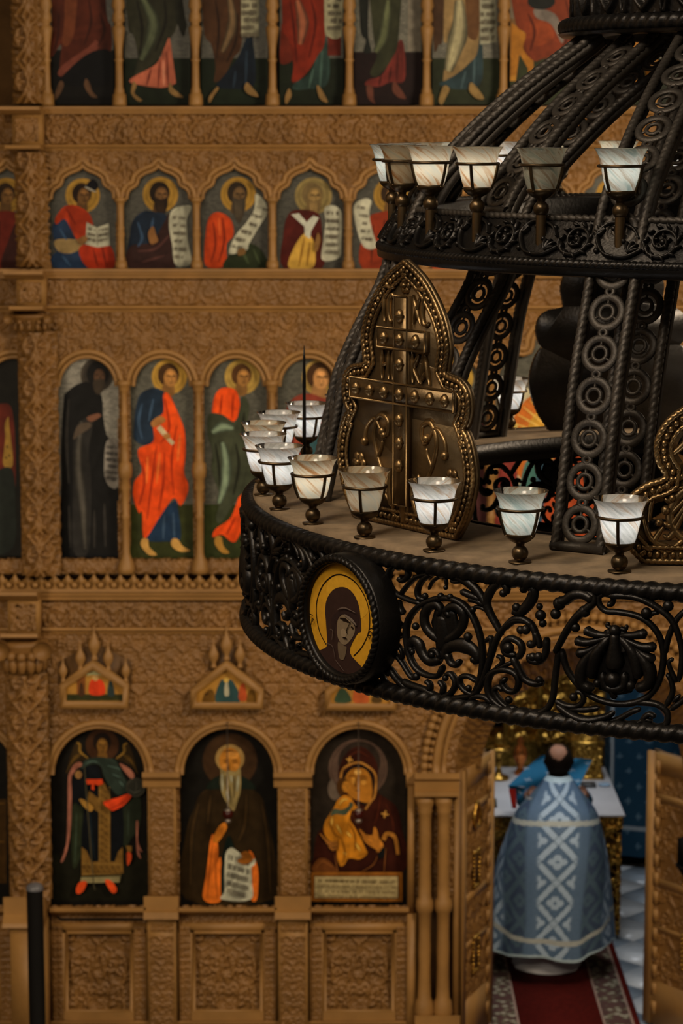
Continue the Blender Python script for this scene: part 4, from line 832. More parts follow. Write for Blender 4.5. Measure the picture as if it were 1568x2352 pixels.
class Icon(Paint):
    fold = .38
    def __init__(s, name, label, out, Y, ox=0, oy=0, sc=1.0, th=.03, board=None, group=None):
        super().__init__(5); s.Y = Y; s.ox, s.oy, s.sc = ox, oy, sc
        s.root = MB().prism([W(x, y, Y) for x, y in out], Y, Y + th).build(name, board or M['black'], None, smooth=False)
        tag(s.root, label, 'icon', group)
    def q(s, P): return [W(s.ox + x / s.sc, s.oy + y / s.sc, s.Y) for x, y in P]
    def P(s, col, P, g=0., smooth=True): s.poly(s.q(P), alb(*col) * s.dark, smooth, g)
    def E(s, col, x, y, rx, ry=None, g=0.):
        ry = ry or rx; s.P(col, [(x + rx * math.cos(t), y + ry * math.sin(t)) for t in np.linspace(0, 2 * PI, 24, endpoint=False)], g, False)
    def L(s, col, P, w, g=0.):
        w = w if isinstance(w, (tuple, list)) else (w * .4, w, w * .4)
        if max(w) >= 13 and w[0] < max(w) * .9:
            for f, c in ((1.7, .5), (1.25, .72)): s.line(s.q(P), [k * f / s.sc / 357. for k in w], alb(*[x * c for x in col]) * s.dark, g)
            w = [k * .7 for k in w]
        s.line(s.q(P), [k / s.sc / 357. for k in w], alb(*col) * s.dark, g)
    def Ls(s, col, LL, w, g=0.):
        for P in LL: s.L(col, P, w, g)
    def back(s, P, m, name='silver_ground'):
        V = s.q(P); s.k += 1; MB().add([(x, s.Y - .0012, z) for x, z in V], N=[list(range(len(V)))]).build(name, m, s.root, smooth=False); s.k = 4
    def text(s, col, a, b, h, n=12, w=2.2):
        """a line of small uncial letters, too blurred to read"""
        a, b = np.array(a, float), np.array(b, float); d = (b - a) / n; up = np.array([d[1], -d[0]]); up = np.array([0, -h])
        for i in range(n):
            if RNG.random() < .12: continue
            p = a + d * (i + .15); w_ = d * .6; k = RNG.integers(0, 5)
            G_ = {0: [[p, p + up], [p + w_, p + w_ + up]], 1: [[p, p + up], [p + up, p + up + w_]], 2: [[p, p + w_ + up], [p + up, p + w_]], 3: [[p + w_ * .5, p + w_ * .5 + up], [p + up * .5, p + up * .5 + w_]], 4: [[p, p + up], [p, p + w_], [p + up, p + w_ + up], [p + w_, p + w_ + up]]}[int(k)]
            for u in G_: s.L(col, [tuple(u[0]), tuple(u[1])], (w, w))
    def head(s, x, y, f, face, hair, halo=(150, 110, 46), hr=80, beard=None, bl=60, hg=.35, turn=1):
        if halo: s.E(halo, x, y, hr, g=hg); s.E([c * .8 for c in halo], x, y, hr * .8, g=hg); s.E(halo, x, y, hr * .74, g=hg)
        s.E(hair, x - 4 * turn, y - 8, 44 * f, 48 * f); s.P([c * .8 for c in face], [(x - 20 * f, y + 20), (x + 16 * f, y + 20), (x + 18 * f, y + 75 * f), (x - 30 * f, y + 78 * f)])
        s.E(face, x + 5 * turn, y + 4, 27 * f, 37 * f); dk = [c * .35 for c in face]; hl = [min(255, c * 1.25) for c in face]
        s.E(hl, x + 6 * turn, y - 14 * f, 14 * f, 9 * f); s.E(hl, x + 14 * turn, y + 10 * f, 7 * f, 8 * f)
        s.L(dk, [(x - 12 * f, y - 2), (x - 2 * f, y - 5), (x + 6 * f, y - 1)], 3 * f); s.L(dk, [(x + 12 * f, y - 1), (x + 20 * f, y - 4), (x + 28 * f, y)], 3 * f)
        s.L(dk, [(x + 9 * turn * f, y), (x + 12 * turn * f, y + 14 * f), (x + 8 * turn * f, y + 16 * f)], 2.2 * f)
        if beard:
            s.P(beard, [(x - 24 * f, y + 14), (x + 4, y + 22 * f), (x + 30 * f, y + 14), (x + 28 * f, y + 20 + bl * .5), (x + 4, y + 20 + bl), (x - 22 * f, y + 20 + bl * .5)])
            for k in (-12, 0, 12): s.L([min(255, c * 1.5) for c in beard], [(x + k, y + 26 * f), (x + k * .8 + 2, y + 14 + bl * .8)], 2.5)
        else: s.L(dk, [(x, y + 24 * f), (x + 8 * turn, y + 25 * f), (x + 14 * turn, y + 23 * f)], 2 * f)
    def done(s): return s.build('painting', lambda V: np.stack([V[:, 0], s.Y - V[:, 1] * .75, V[:, 2]], 1), M['paint'], s.root)
FOOT = (132, 98, 58)
def folds(I, col, LL, w): I.Ls(col, LL, w)
YT = Y0 + .03
# ---------------- top tier: lower halves of standing figures
def top(label, x0, x1, ox):
    I = Icon('standing_figure_icon', label, [((ox + x0 / 1.96) - 6, 242), ((ox + x0 / 1.96) - 6, -160), ((ox + x1 / 1.96) + 6, -160), ((ox + x1 / 1.96) + 6, 242)], YT, ox, 0, 1.96, group='top tier figure icons'); I.dark = .68  # paint darkened: dimmer light on the top tier is put into the colours
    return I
def rect(x0, y0, x1, y1): return [(x0, y0), (x1, y0), (x1, y1), (x0, y1)]
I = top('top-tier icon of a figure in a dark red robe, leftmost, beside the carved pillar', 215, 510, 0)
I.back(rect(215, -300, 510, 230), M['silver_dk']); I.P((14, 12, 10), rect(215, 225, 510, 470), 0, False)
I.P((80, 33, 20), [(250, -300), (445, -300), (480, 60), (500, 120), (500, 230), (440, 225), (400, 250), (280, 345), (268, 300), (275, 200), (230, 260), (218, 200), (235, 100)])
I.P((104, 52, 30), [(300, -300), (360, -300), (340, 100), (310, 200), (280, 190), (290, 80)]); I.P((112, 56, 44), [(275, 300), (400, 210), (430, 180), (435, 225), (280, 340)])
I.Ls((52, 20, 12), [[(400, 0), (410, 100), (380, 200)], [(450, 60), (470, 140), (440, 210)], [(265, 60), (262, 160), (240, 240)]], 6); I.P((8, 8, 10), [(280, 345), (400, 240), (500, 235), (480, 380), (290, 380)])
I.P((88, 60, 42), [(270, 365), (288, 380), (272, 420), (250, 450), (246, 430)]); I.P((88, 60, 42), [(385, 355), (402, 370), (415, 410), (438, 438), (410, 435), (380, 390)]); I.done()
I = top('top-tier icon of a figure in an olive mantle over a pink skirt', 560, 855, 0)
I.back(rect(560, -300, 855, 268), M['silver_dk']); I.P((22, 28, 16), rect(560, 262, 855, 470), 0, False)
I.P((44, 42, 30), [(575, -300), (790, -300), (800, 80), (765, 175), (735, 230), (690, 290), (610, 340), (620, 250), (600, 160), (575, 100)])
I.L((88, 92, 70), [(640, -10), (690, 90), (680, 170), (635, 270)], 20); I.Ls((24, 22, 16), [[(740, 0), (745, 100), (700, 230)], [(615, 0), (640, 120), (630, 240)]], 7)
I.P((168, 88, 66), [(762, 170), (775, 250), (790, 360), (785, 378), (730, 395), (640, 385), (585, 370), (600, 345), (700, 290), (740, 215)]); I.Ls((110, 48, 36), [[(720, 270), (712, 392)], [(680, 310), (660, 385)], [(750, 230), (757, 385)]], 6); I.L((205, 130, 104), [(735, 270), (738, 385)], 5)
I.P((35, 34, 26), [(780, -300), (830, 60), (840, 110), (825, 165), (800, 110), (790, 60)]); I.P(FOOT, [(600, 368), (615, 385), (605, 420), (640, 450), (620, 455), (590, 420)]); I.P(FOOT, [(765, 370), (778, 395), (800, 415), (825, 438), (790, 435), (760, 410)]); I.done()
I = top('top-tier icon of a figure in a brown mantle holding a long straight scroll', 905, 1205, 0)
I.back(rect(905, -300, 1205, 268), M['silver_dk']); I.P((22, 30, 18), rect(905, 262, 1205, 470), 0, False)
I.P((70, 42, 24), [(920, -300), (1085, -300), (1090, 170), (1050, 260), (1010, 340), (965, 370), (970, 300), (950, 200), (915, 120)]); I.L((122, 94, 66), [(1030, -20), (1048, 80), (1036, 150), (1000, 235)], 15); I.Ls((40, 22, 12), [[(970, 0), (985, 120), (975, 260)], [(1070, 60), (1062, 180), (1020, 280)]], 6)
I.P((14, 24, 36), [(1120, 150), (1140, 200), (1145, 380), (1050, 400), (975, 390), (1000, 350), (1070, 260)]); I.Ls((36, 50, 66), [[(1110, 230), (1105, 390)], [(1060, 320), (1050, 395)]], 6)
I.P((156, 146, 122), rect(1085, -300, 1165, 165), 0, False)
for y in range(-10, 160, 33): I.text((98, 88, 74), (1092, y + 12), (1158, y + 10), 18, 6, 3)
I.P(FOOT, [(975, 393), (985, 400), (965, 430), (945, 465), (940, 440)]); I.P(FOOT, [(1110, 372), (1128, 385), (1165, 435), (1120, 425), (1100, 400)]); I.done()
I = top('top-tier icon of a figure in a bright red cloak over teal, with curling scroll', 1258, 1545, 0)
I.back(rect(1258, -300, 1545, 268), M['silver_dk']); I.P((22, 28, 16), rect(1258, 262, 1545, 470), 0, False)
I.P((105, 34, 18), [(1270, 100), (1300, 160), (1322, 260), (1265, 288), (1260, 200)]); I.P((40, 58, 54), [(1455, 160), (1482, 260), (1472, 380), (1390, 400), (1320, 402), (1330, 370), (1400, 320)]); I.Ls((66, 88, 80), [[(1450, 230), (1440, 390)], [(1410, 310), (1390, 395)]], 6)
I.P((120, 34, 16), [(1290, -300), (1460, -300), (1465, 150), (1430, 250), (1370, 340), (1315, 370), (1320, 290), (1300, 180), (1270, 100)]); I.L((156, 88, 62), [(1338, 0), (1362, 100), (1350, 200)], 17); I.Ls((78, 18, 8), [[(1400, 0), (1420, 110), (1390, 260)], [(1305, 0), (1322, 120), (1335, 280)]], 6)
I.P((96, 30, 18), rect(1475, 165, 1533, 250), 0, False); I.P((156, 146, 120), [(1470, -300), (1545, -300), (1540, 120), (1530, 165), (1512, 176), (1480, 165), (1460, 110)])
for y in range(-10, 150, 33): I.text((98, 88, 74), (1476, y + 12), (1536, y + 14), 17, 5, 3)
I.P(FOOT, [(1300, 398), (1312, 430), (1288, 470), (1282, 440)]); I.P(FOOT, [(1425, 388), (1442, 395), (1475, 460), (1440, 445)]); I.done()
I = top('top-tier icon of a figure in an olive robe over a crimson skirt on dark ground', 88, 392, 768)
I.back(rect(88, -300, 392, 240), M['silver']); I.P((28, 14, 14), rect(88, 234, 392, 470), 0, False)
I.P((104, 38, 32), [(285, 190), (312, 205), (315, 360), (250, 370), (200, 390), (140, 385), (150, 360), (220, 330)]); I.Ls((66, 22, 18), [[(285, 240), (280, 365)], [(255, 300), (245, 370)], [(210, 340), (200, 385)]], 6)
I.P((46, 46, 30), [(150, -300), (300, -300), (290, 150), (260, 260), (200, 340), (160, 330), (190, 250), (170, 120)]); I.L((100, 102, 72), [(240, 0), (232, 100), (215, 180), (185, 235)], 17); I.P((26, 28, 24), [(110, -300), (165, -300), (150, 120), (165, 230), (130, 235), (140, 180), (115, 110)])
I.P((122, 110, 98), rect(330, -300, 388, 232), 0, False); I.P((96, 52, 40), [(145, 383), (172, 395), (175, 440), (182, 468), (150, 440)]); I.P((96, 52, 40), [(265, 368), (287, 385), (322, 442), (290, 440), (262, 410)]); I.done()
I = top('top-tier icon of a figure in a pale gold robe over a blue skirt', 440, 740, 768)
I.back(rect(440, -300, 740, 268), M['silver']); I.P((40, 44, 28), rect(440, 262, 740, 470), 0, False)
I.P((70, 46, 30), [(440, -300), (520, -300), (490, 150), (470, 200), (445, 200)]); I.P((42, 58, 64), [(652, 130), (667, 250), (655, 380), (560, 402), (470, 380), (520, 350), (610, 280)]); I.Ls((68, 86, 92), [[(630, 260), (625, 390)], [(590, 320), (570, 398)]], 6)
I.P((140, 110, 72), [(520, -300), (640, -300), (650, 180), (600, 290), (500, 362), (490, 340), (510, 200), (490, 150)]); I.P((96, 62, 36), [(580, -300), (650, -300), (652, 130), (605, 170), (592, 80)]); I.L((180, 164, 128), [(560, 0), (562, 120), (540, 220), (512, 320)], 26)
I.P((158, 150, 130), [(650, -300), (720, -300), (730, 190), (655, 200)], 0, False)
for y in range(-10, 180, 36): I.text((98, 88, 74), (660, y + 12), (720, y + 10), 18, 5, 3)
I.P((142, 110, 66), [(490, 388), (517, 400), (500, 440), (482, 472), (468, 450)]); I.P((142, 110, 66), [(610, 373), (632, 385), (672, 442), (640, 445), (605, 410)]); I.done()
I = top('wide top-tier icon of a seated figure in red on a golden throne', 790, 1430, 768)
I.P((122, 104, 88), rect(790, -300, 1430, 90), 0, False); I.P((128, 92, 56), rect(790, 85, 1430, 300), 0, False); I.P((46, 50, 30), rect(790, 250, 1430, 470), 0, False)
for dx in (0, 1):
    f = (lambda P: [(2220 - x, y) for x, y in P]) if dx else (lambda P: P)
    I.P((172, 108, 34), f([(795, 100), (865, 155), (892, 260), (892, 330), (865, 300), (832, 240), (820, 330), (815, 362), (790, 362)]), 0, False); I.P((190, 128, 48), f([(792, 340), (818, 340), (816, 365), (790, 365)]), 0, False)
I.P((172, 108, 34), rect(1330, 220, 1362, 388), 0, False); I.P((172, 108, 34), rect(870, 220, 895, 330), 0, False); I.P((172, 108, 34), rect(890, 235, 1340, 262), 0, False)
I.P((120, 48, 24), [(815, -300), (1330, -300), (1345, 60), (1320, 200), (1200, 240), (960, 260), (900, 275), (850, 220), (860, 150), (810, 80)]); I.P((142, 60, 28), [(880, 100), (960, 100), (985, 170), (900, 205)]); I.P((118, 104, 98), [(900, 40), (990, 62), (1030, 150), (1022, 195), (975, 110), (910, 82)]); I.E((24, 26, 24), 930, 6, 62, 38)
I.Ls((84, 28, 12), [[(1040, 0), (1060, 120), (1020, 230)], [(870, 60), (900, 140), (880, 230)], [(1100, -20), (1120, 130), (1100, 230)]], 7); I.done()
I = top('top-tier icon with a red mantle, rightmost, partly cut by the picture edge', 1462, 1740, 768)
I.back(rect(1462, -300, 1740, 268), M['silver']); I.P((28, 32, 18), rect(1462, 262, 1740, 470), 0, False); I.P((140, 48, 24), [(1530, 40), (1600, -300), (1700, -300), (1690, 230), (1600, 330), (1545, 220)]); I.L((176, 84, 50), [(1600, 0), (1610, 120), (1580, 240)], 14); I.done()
# ---------------- second tier: prophets under ogee arches
def proph(label, c):
    I = Icon('prophet_icon', label, ogee_px(c, 1.0, 2, 618), Y0 + .05, 0, 0, 1.96, group='half-length icons under ogee arches'); I.dark = .8; return I  # second tier also painted darker in place of weaker light
def ob(c): return [(x * 1.96, y * 1.96) for x, y in ogee_px(c, .99, 3, 616)]
SCR_C = (172, 164, 146); INK = (96, 86, 74)
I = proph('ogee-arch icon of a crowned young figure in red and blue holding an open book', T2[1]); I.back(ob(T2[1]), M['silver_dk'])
I.head(372, 880, 1.0, (104, 70, 38), (34, 20, 12), hr=78); I.P((12, 12, 18), [(385, 845), (415, 806), (442, 832), (425, 862)]); I.L((150, 140, 130), [(382, 840), (405, 852), (432, 864)], 5)
I.P((28, 42, 66), [(240, 1010), (300, 980), (330, 1060), (360, 1080), (355, 1110), (260, 1130), (245, 1090)]); I.P((158, 47, 18), [(250, 980), (290, 930), (340, 925), (400, 960), (420, 1020), (400, 1060), (350, 1080), (320, 1030), (290, 985), (255, 1010)]); I.P((30, 46, 72), [(245, 1140), (340, 1130), (395, 1205), (245, 1205)])
I.P((142, 114, 74), [(250, 1080), (360, 1080), (370, 1110), (320, 1140), (262, 1130)]); I.P((158, 42, 16), [(360, 1110), (490, 1100), (512, 1205), (395, 1205)]); I.Ls((100, 24, 8), [[(420, 1120), (440, 1200)], [(460, 1110), (480, 1200)], [(300, 940), (340, 1010)]], 5); I.Ls((48, 70, 100), [[(270, 1030), (300, 1080)], [(280, 1150), (320, 1200)]], 6)
I.P(SCR_C, [(390, 1000), (437, 1025), (490, 1005), (495, 1105), (440, 1114), (385, 1100)], 0, False); I.L((110, 98, 84), [(437, 1025), (440, 1112)], 3)
for y in (1035, 1058, 1080): I.text(INK, (396, y), (432, y + 8), 12, 4, 2.2); I.text(INK, (446, y + 8), (488, y), 12, 4, 2.2)
I.P((130, 88, 50), [(350, 1080), (385, 1060), (395, 1080), (370, 1100)]); I.done()
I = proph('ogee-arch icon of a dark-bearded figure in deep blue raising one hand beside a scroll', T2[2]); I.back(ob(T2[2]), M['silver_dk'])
I.head(722, 876, 1.05, (94, 64, 38), (30, 20, 14), beard=(36, 24, 16), bl=84); I.P((24, 34, 50), [(585, 1060), (600, 990), (650, 950), (700, 955), (750, 970), (770, 1060), (790, 1200), (585, 1205)])
I.P((46, 26, 24), [(585, 1110), (680, 1090), (740, 1000), (765, 975), (788, 1205), (585, 1205)]); I.Ls((48, 66, 92), [[(620, 1000), (640, 1070), (620, 1110)], [(690, 980), (680, 1040)]], 7); I.Ls((76, 44, 40), [[(620, 1130), (700, 1120), (760, 1060)], [(640, 1180), (740, 1150)]], 6)
I.P(SCR_C, [(765, 965), (790, 935), (840, 925), (862, 935), (840, 990), (845, 1080), (860, 1185), (790, 1192), (775, 1100), (762, 1030)])
for y in (985, 1020, 1055, 1090, 1125, 1160): I.text(INK, (776 + (y - 985) * .08, y), (836, y + 4), 13, 5, 2.4)
I.P((124, 82, 46), [(668, 1050), (690, 1018), (705, 1060), (712, 1085), (680, 1098)]); I.done()
I = proph('ogee-arch icon of a grey-bearded figure in orange holding up a slanting scroll', T2[3]); I.back(ob(T2[3]), M['silver_dk'])
I.head(1072, 876, 1.05, (98, 72, 46), (40, 30, 22), beard=(58, 48, 38), bl=110); I.P((174, 56, 18), [(925, 1060), (940, 980), (985, 955), (1040, 990), (1050, 1060), (1020, 1100), (1015, 1195), (930, 1200), (920, 1130)]); I.P((36, 42, 24), [(1005, 1205), (1080, 1105), (1160, 1110), (1198, 1205)])
I.Ls((112, 30, 8), [[(960, 1000), (970, 1100), (950, 1180)], [(1000, 980), (1010, 1080), (985, 1180)]], 6); I.L((205, 84, 36), [(985, 980), (990, 1060)], 7); I.Ls((58, 66, 42), [[(1090, 1130), (1120, 1190)], [(1140, 1120), (1170, 1190)]], 7)
I.P(SCR_C, [(1150, 872), (1190, 905), (1202, 960), (1160, 1030), (1120, 1100), (1112, 1125), (1060, 1142), (1030, 1135), (1060, 1060), (1110, 1000), (1145, 940)])
for x, y in ((1156, 940), (1136, 975), (1112, 1010), (1086, 1045), (1062, 1080), (1048, 1112)): I.text(INK, (x, y), (x + 46, y + 12), 13, 4, 2.4)
I.P((120, 84, 46), [(1070, 1125), (1100, 1118), (1105, 1140), (1075, 1150)]); I.done()
I = proph('ogee-arch icon of an old figure in maroon and yellow with a white collar', T2[4]); I.back(ob(T2[4]), M['silver_dk'])
I.head(1410, 882, 1.1, (136, 106, 64), (110, 88, 56), halo=(132, 110, 68), hr=84, beard=(108, 84, 52), bl=88); I.P((70, 20, 14), [(1275, 1060), (1290, 980), (1330, 945), (1430, 960), (1450, 1060), (1450, 1205), (1275, 1205)])
I.P((188, 142, 60), [(1300, 1205), (1320, 1120), (1370, 1050), (1410, 1080), (1420, 1140), (1405, 1205)]); I.Ls((130, 88, 30), [[(1370, 1070), (1345, 1200)], [(1395, 1090), (1380, 1200)]], 6); I.P((178, 172, 160), [(1310, 965), (1345, 960), (1380, 1000), (1410, 970), (1435, 980), (1400, 1040), (1395, 1075), (1372, 1060), (1370, 1020)], 0, False)
I.P(SCR_C, [(1460, 938), (1500, 925), (1537, 960), (1535, 1100), (1525, 1160), (1450, 1170), (1455, 1080), (1465, 1000)])
for y in (965, 1000, 1035, 1070, 1105, 1140): I.text(INK, (1468, y), (1524, y + 2), 13, 5, 2.4)
I.P((132, 92, 50), [(1415, 1110), (1430, 1048), (1442, 1080), (1427, 1130)]); I.done()
def generic(I, cx, y, robe, mantle, seed=0, f=1.0):
    """half-length figure at crop scale; cx, y = head centre"""
    I.head(cx, y, f, (128, 88, 48), (52, 34, 20)); I.P(robe, [(cx - 130, y + 330), (cx - 110, y + 120), (cx - 50, y + 75), (cx + 40, y + 75), (cx + 110, y + 130), (cx + 130, y + 330)]); I.P(mantle, [(cx - 20, y + 330), (cx + 10, y + 200), (cx + 60, y + 90), (cx + 110, y + 130), (cx + 135, y + 330)])
    I.Ls([c * .6 for c in robe], [[(cx - 80, y + 130), (cx - 90, y + 300)], [(cx - 30, y + 110), (cx - 40, y + 300)]], 6); I.L([min(255, c * 1.3) for c in mantle], [(cx + 70, y + 140), (cx + 60, y + 300)], 8)
I = proph('ogee-arch icon of a figure in red with a pale scroll at the chandelier edge', T2[5]); I.back(ob(T2[5]), M['silver_dk']); o_ = 768 * 1.96
generic(I, 1760, 880, (134, 46, 22), (30, 46, 70)); I.P(SCR_C, [(o_ + 85, 935), (o_ + 128, 895), (o_ + 166, 905), (o_ + 156, 960), (o_ + 170, 1040), (o_ + 190, 1110), (o_ + 140, 1118), (o_ + 108, 1060)])
for y in (940, 975, 1010, 1045, 1080): I.text(INK, (o_ + 104 + (y - 940) * .15, y), (o_ + 148 + (y - 940) * .15, y + 4), 13, 4, 2.4)
I.done()
for k, (lab, a, b) in enumerate((('ogee-arch icon of a figure in orange just behind the upper chandelier ring', (184, 62, 22), (150, 44, 18)), ('ogee-arch icon with a large golden halo behind the upper glass cups', (176, 96, 30), (130, 52, 24)), ('ogee-arch icon of a figure in blue and ochre, right, behind the chandelier arms', (40, 56, 76), (150, 100, 44)))):
    I = proph(lab, T2[6 + k]); I.back(ob(T2[6 + k]), M['silver_dk']); generic(I, T2[6 + k] * 1.96, 880, a, b); I.done()
I = proph('ogee-arch icon in the dark bay left of the carved pillar', T2[0]); I.back(ob(T2[0]), M['silver_dk']); generic(I, T2[0] * 1.96, 880, (110, 34, 22), (60, 26, 22)); I.done()
# ---------------- first tier: full-length saints under round arches
def saint(label, c, dk=False):
    I = Icon('saint_icon', label, arch_px(c, 77, 884, 1284), Y0 + .06, 0, 600, 1.96, group='full-length icons under round arches')
    I.back([(x * 1.96, (y - 600) * 1.96) for x, y in arch_px(c, 76, 885, 1283)], M['silver_lt'] if dk else M['silver']); return I
def ground(I, c, col): I.P(col, rect((c - 75) * 1.96, 1095, (c + 75) * 1.96, 1338), 0, False)
I = saint('round-arch icon of a monk in a long black robe on a pale ground', T1[1], True); ground(I, T1[1], (12, 12, 14))
I.E((58, 50, 44), 437, 512, 76); I.E((44, 38, 34), 437, 512, 64)
I.P((15, 14, 14), [(285, 640), (300, 590), (370, 545), (430, 560), (460, 620), (465, 700), (480, 780), (510, 830), (530, 1000), (545, 1290), (400, 1310), (255, 1295), (275, 1050), (275, 850)])
I.E((18, 16, 16), 440, 508, 50, 58); I.E((74, 50, 36), 447, 520, 25, 36); I.P((50, 40, 32), [(425, 535), (470, 535), (465, 580), (440, 600), (420, 570)]); I.Ls((26, 16, 12), [[(430, 512), (444, 510)], [(455, 512), (468, 512)], [(450, 514), (454, 530)]], 2.5)
I.P((34, 31, 30), [(345, 740), (420, 700), (400, 850), (410, 1000), (400, 1300), (330, 1300), (330, 1000), (330, 850)]); I.L((66, 60, 55), [(366, 720), (352, 900), (372, 1100), (384, 1295)], 15); I.Ls((42, 38, 36), [[(310, 620), (300, 800), (310, 1000)], [(310, 1100), (318, 1290)], [(470, 1090), (475, 1285)], [(425, 1120), (425, 1290)]], 8)
I.P((104, 66, 50), [(392, 702), (440, 684), (454, 698), (410, 722)]); I.P((76, 62, 52), [(330, 800), (350, 740), (400, 725), (410, 745), (360, 780)]); I.P((116, 106, 100), [(480, 810), (515, 800), (535, 850), (530, 1010), (492, 1012), (470, 960), (470, 880)])
for y in range(840, 1000, 28): I.text((58, 52, 50), (478, y), (528, y + 6), 12, 5, 2.2)
I.done()
I = saint('round-arch icon of a young saint in a bright orange mantle over blue', T1[2]); ground(I, T1[2], (44, 46, 20))
I.head(762, 520, 1.1, (152, 102, 54), (62, 38, 18), halo=(164, 122, 52), hr=80); I.P((26, 38, 54), [(615, 640), (640, 590), (700, 570), (745, 600), (735, 680), (690, 730), (690, 810), (650, 828), (605, 800), (605, 720)])
I.P((24, 42, 66), [(780, 1080), (800, 1110), (812, 1250), (750, 1260), (662, 1252), (700, 1170)]); I.P((206, 64, 16), [(735, 600), (762, 600), (800, 680), (830, 760), (835, 860), (828, 950), (846, 1000), (842, 1050), (812, 1100), (780, 1066), (720, 1150), (650, 1248), (640, 1130), (625, 1132), (600, 1060), (606, 990), (640, 940), (620, 850), (690, 810), (690, 720), (735, 680)])
I.Ls((148, 38, 10), [[(705, 830), (685, 980), (662, 1160)], [(795, 740), (772, 900), (782, 1050)], [(742, 620), (762, 750), (722, 820)], [(640, 900), (650, 1000), (625, 1100)], [(740, 860), (735, 1000), (715, 1120)]], 6); I.Ls((228, 96, 38), [[(720, 860), (705, 1000)], [(810, 780), (800, 900)], [(665, 880), (660, 1000)]], 7); I.Ls((50, 68, 92), [[(640, 640), (625, 720), (640, 800)], [(690, 620), (670, 720)], [(740, 1140), (735, 1250)], [(780, 1130), (785, 1250)]], 7)
I.P((152, 98, 52), [(680, 725), (720, 695), (746, 715), (720, 735), (690, 746)]); I.L((176, 154, 122), [(714, 744), (746, 782)], (12, 12)); I.L((176, 154, 122), [(756, 796), (780, 822)], (9, 9)); I.P((152, 98, 52), [(735, 780), (762, 775), (765, 795), (745, 800)])
I.P((172, 126, 66), [(640, 1250), (666, 1250), (672, 1285), (706, 1320), (670, 1320), (635, 1280)]); I.P((172, 126, 66), [(775, 1250), (800, 1250), (822, 1280), (856, 1302), (810, 1306), (772, 1280)]); I.done()
I = saint('round-arch icon of a saint in orange wrapped in a dark green mantle', T1[3]); ground(I, T1[3], (40, 44, 20))
I.head(1090, 520, 1.05, (142, 96, 50), (70, 42, 20), halo=(156, 122, 60), hr=80); I.P((206, 64, 16), [(955, 690), (965, 610), (1000, 570), (1060, 580), (1080, 650), (1060, 715), (1020, 724), (980, 695)]); I.P((206, 64, 16), [(1085, 1040), (1110, 1120), (1060, 1262), (1000, 1230), (958, 1242), (970, 1205), (1040, 1150)])
I.P((52, 54, 40), [(940, 690), (1000, 690), (1060, 720), (1090, 610), (1122, 650), (1115, 760), (1180, 860), (1170, 1000), (1100, 1040), (1060, 1080), (1000, 1172), (972, 1160), (990, 1060), (955, 950), (955, 850), (935, 780)]); I.Ls((116, 128, 106), [[(1000, 815), (1018, 900), (1012, 1000), (985, 1090)], [(955, 770), (1000, 745), (1050, 752)]], 15); I.Ls((28, 28, 20), [[(1060, 820), (1075, 920), (1050, 1050)], [(970, 820), (985, 920), (990, 1010)], [(1100, 680), (1090, 780)]], 7); I.Ls((148, 38, 10), [[(1000, 600), (990, 690)], [(1050, 600), (1045, 700)], [(1060, 1150), (1020, 1230)]], 5)
I.P((152, 106, 44), [(970, 1240), (996, 1240), (1006, 1280), (1032, 1312), (1000, 1312), (968, 1275)]); I.done()
I = saint('round-arch icon of a brown-haired saint in russet behind the pointed rod', T1[4]); ground(I, T1[4], (36, 40, 22))
I.head(1440, 524, 1.3, (168, 116, 70), (62, 38, 20), halo=(150, 118, 62), hr=82); I.P((112, 46, 34), [(1270, 1240), (1280, 800), (1290, 660), (1350, 600), (1440, 610), (1510, 700), (1515, 1240)]); I.P((40, 66, 72), [(1340, 1240), (1360, 840), (1400, 730), (1440, 760), (1450, 1240)]); I.Ls((70, 26, 18), [[(1320, 680), (1310, 1200)], [(1480, 720), (1480, 1200)]], 7); I.done()
for c, lab, a, b in ((T1[5], 'round-arch icon of a saint in ochre hidden behind the cross plate', (150, 100, 40), (90, 40, 26)), (T1[6], 'round-arch icon of a red-veiled saint seen between the chandelier arms', (126, 40, 24), (60, 30, 30))):
    I = saint(lab, c); ground(I, c, (36, 40, 22)); x = c * 1.96; I.head(x, 524, 1.2, (168, 120, 72), (120, 36, 22), halo=(168, 128, 54), hr=82)
    I.P(a, [(x - 140, 1260), (x - 120, 700), (x - 50, 600), (x + 60, 600), (x + 130, 720), (x + 140, 1260)]); I.P(b, [(x - 20, 1260), (x + 10, 800), (x + 60, 620), (x + 130, 720), (x + 140, 1260)]); I.Ls((70, 24, 16), [[(x - 80, 700), (x - 90, 1200)], [(x + 70, 720), (x + 80, 1200)]], 8); I.done()
I = Icon('saint_icon', 'round-arch icon in the dark bay left of the carved pillar with a speckled yellow stole', arch_px(T1[0], 77, 884, 1284), Y0 + .06, 0, 600, 1.96, group='full-length icons under round arches')
I.P((20, 18, 14), [(x * 1.96, (y - 600) * 1.96) for x, y in arch_px(T1[0], 75, 886, 1283)], 0, False); I.P((90, 30, 18), [(-60, 1000), (-40, 700), (20, 640), (60, 700), (70, 1000), (40, 1100), (-50, 1100)]); I.P((160, 118, 50), [(22, 735), (38, 700), (42, 740), (58, 915), (14, 915), (24, 800)]); I.Ls((50, 36, 14), [[(30, 830), (34, 840)], [(40, 870), (44, 880)], [(26, 880), (30, 890)]], 5); I.P((28, 32, 28), [(-50, 1000), (50, 930), (70, 1090), (60, 1290), (-60, 1290)]); I.done()
I = Icon('enthroned_figure_icon', 'large trefoil-arch icon with pale mandorla and orange robes in the middle of the screen', [(x, y + 2) for x, y in tre] + [(1492, 1284), (1128, 1284)], Y0 + .06, 0, 0, 1.0)
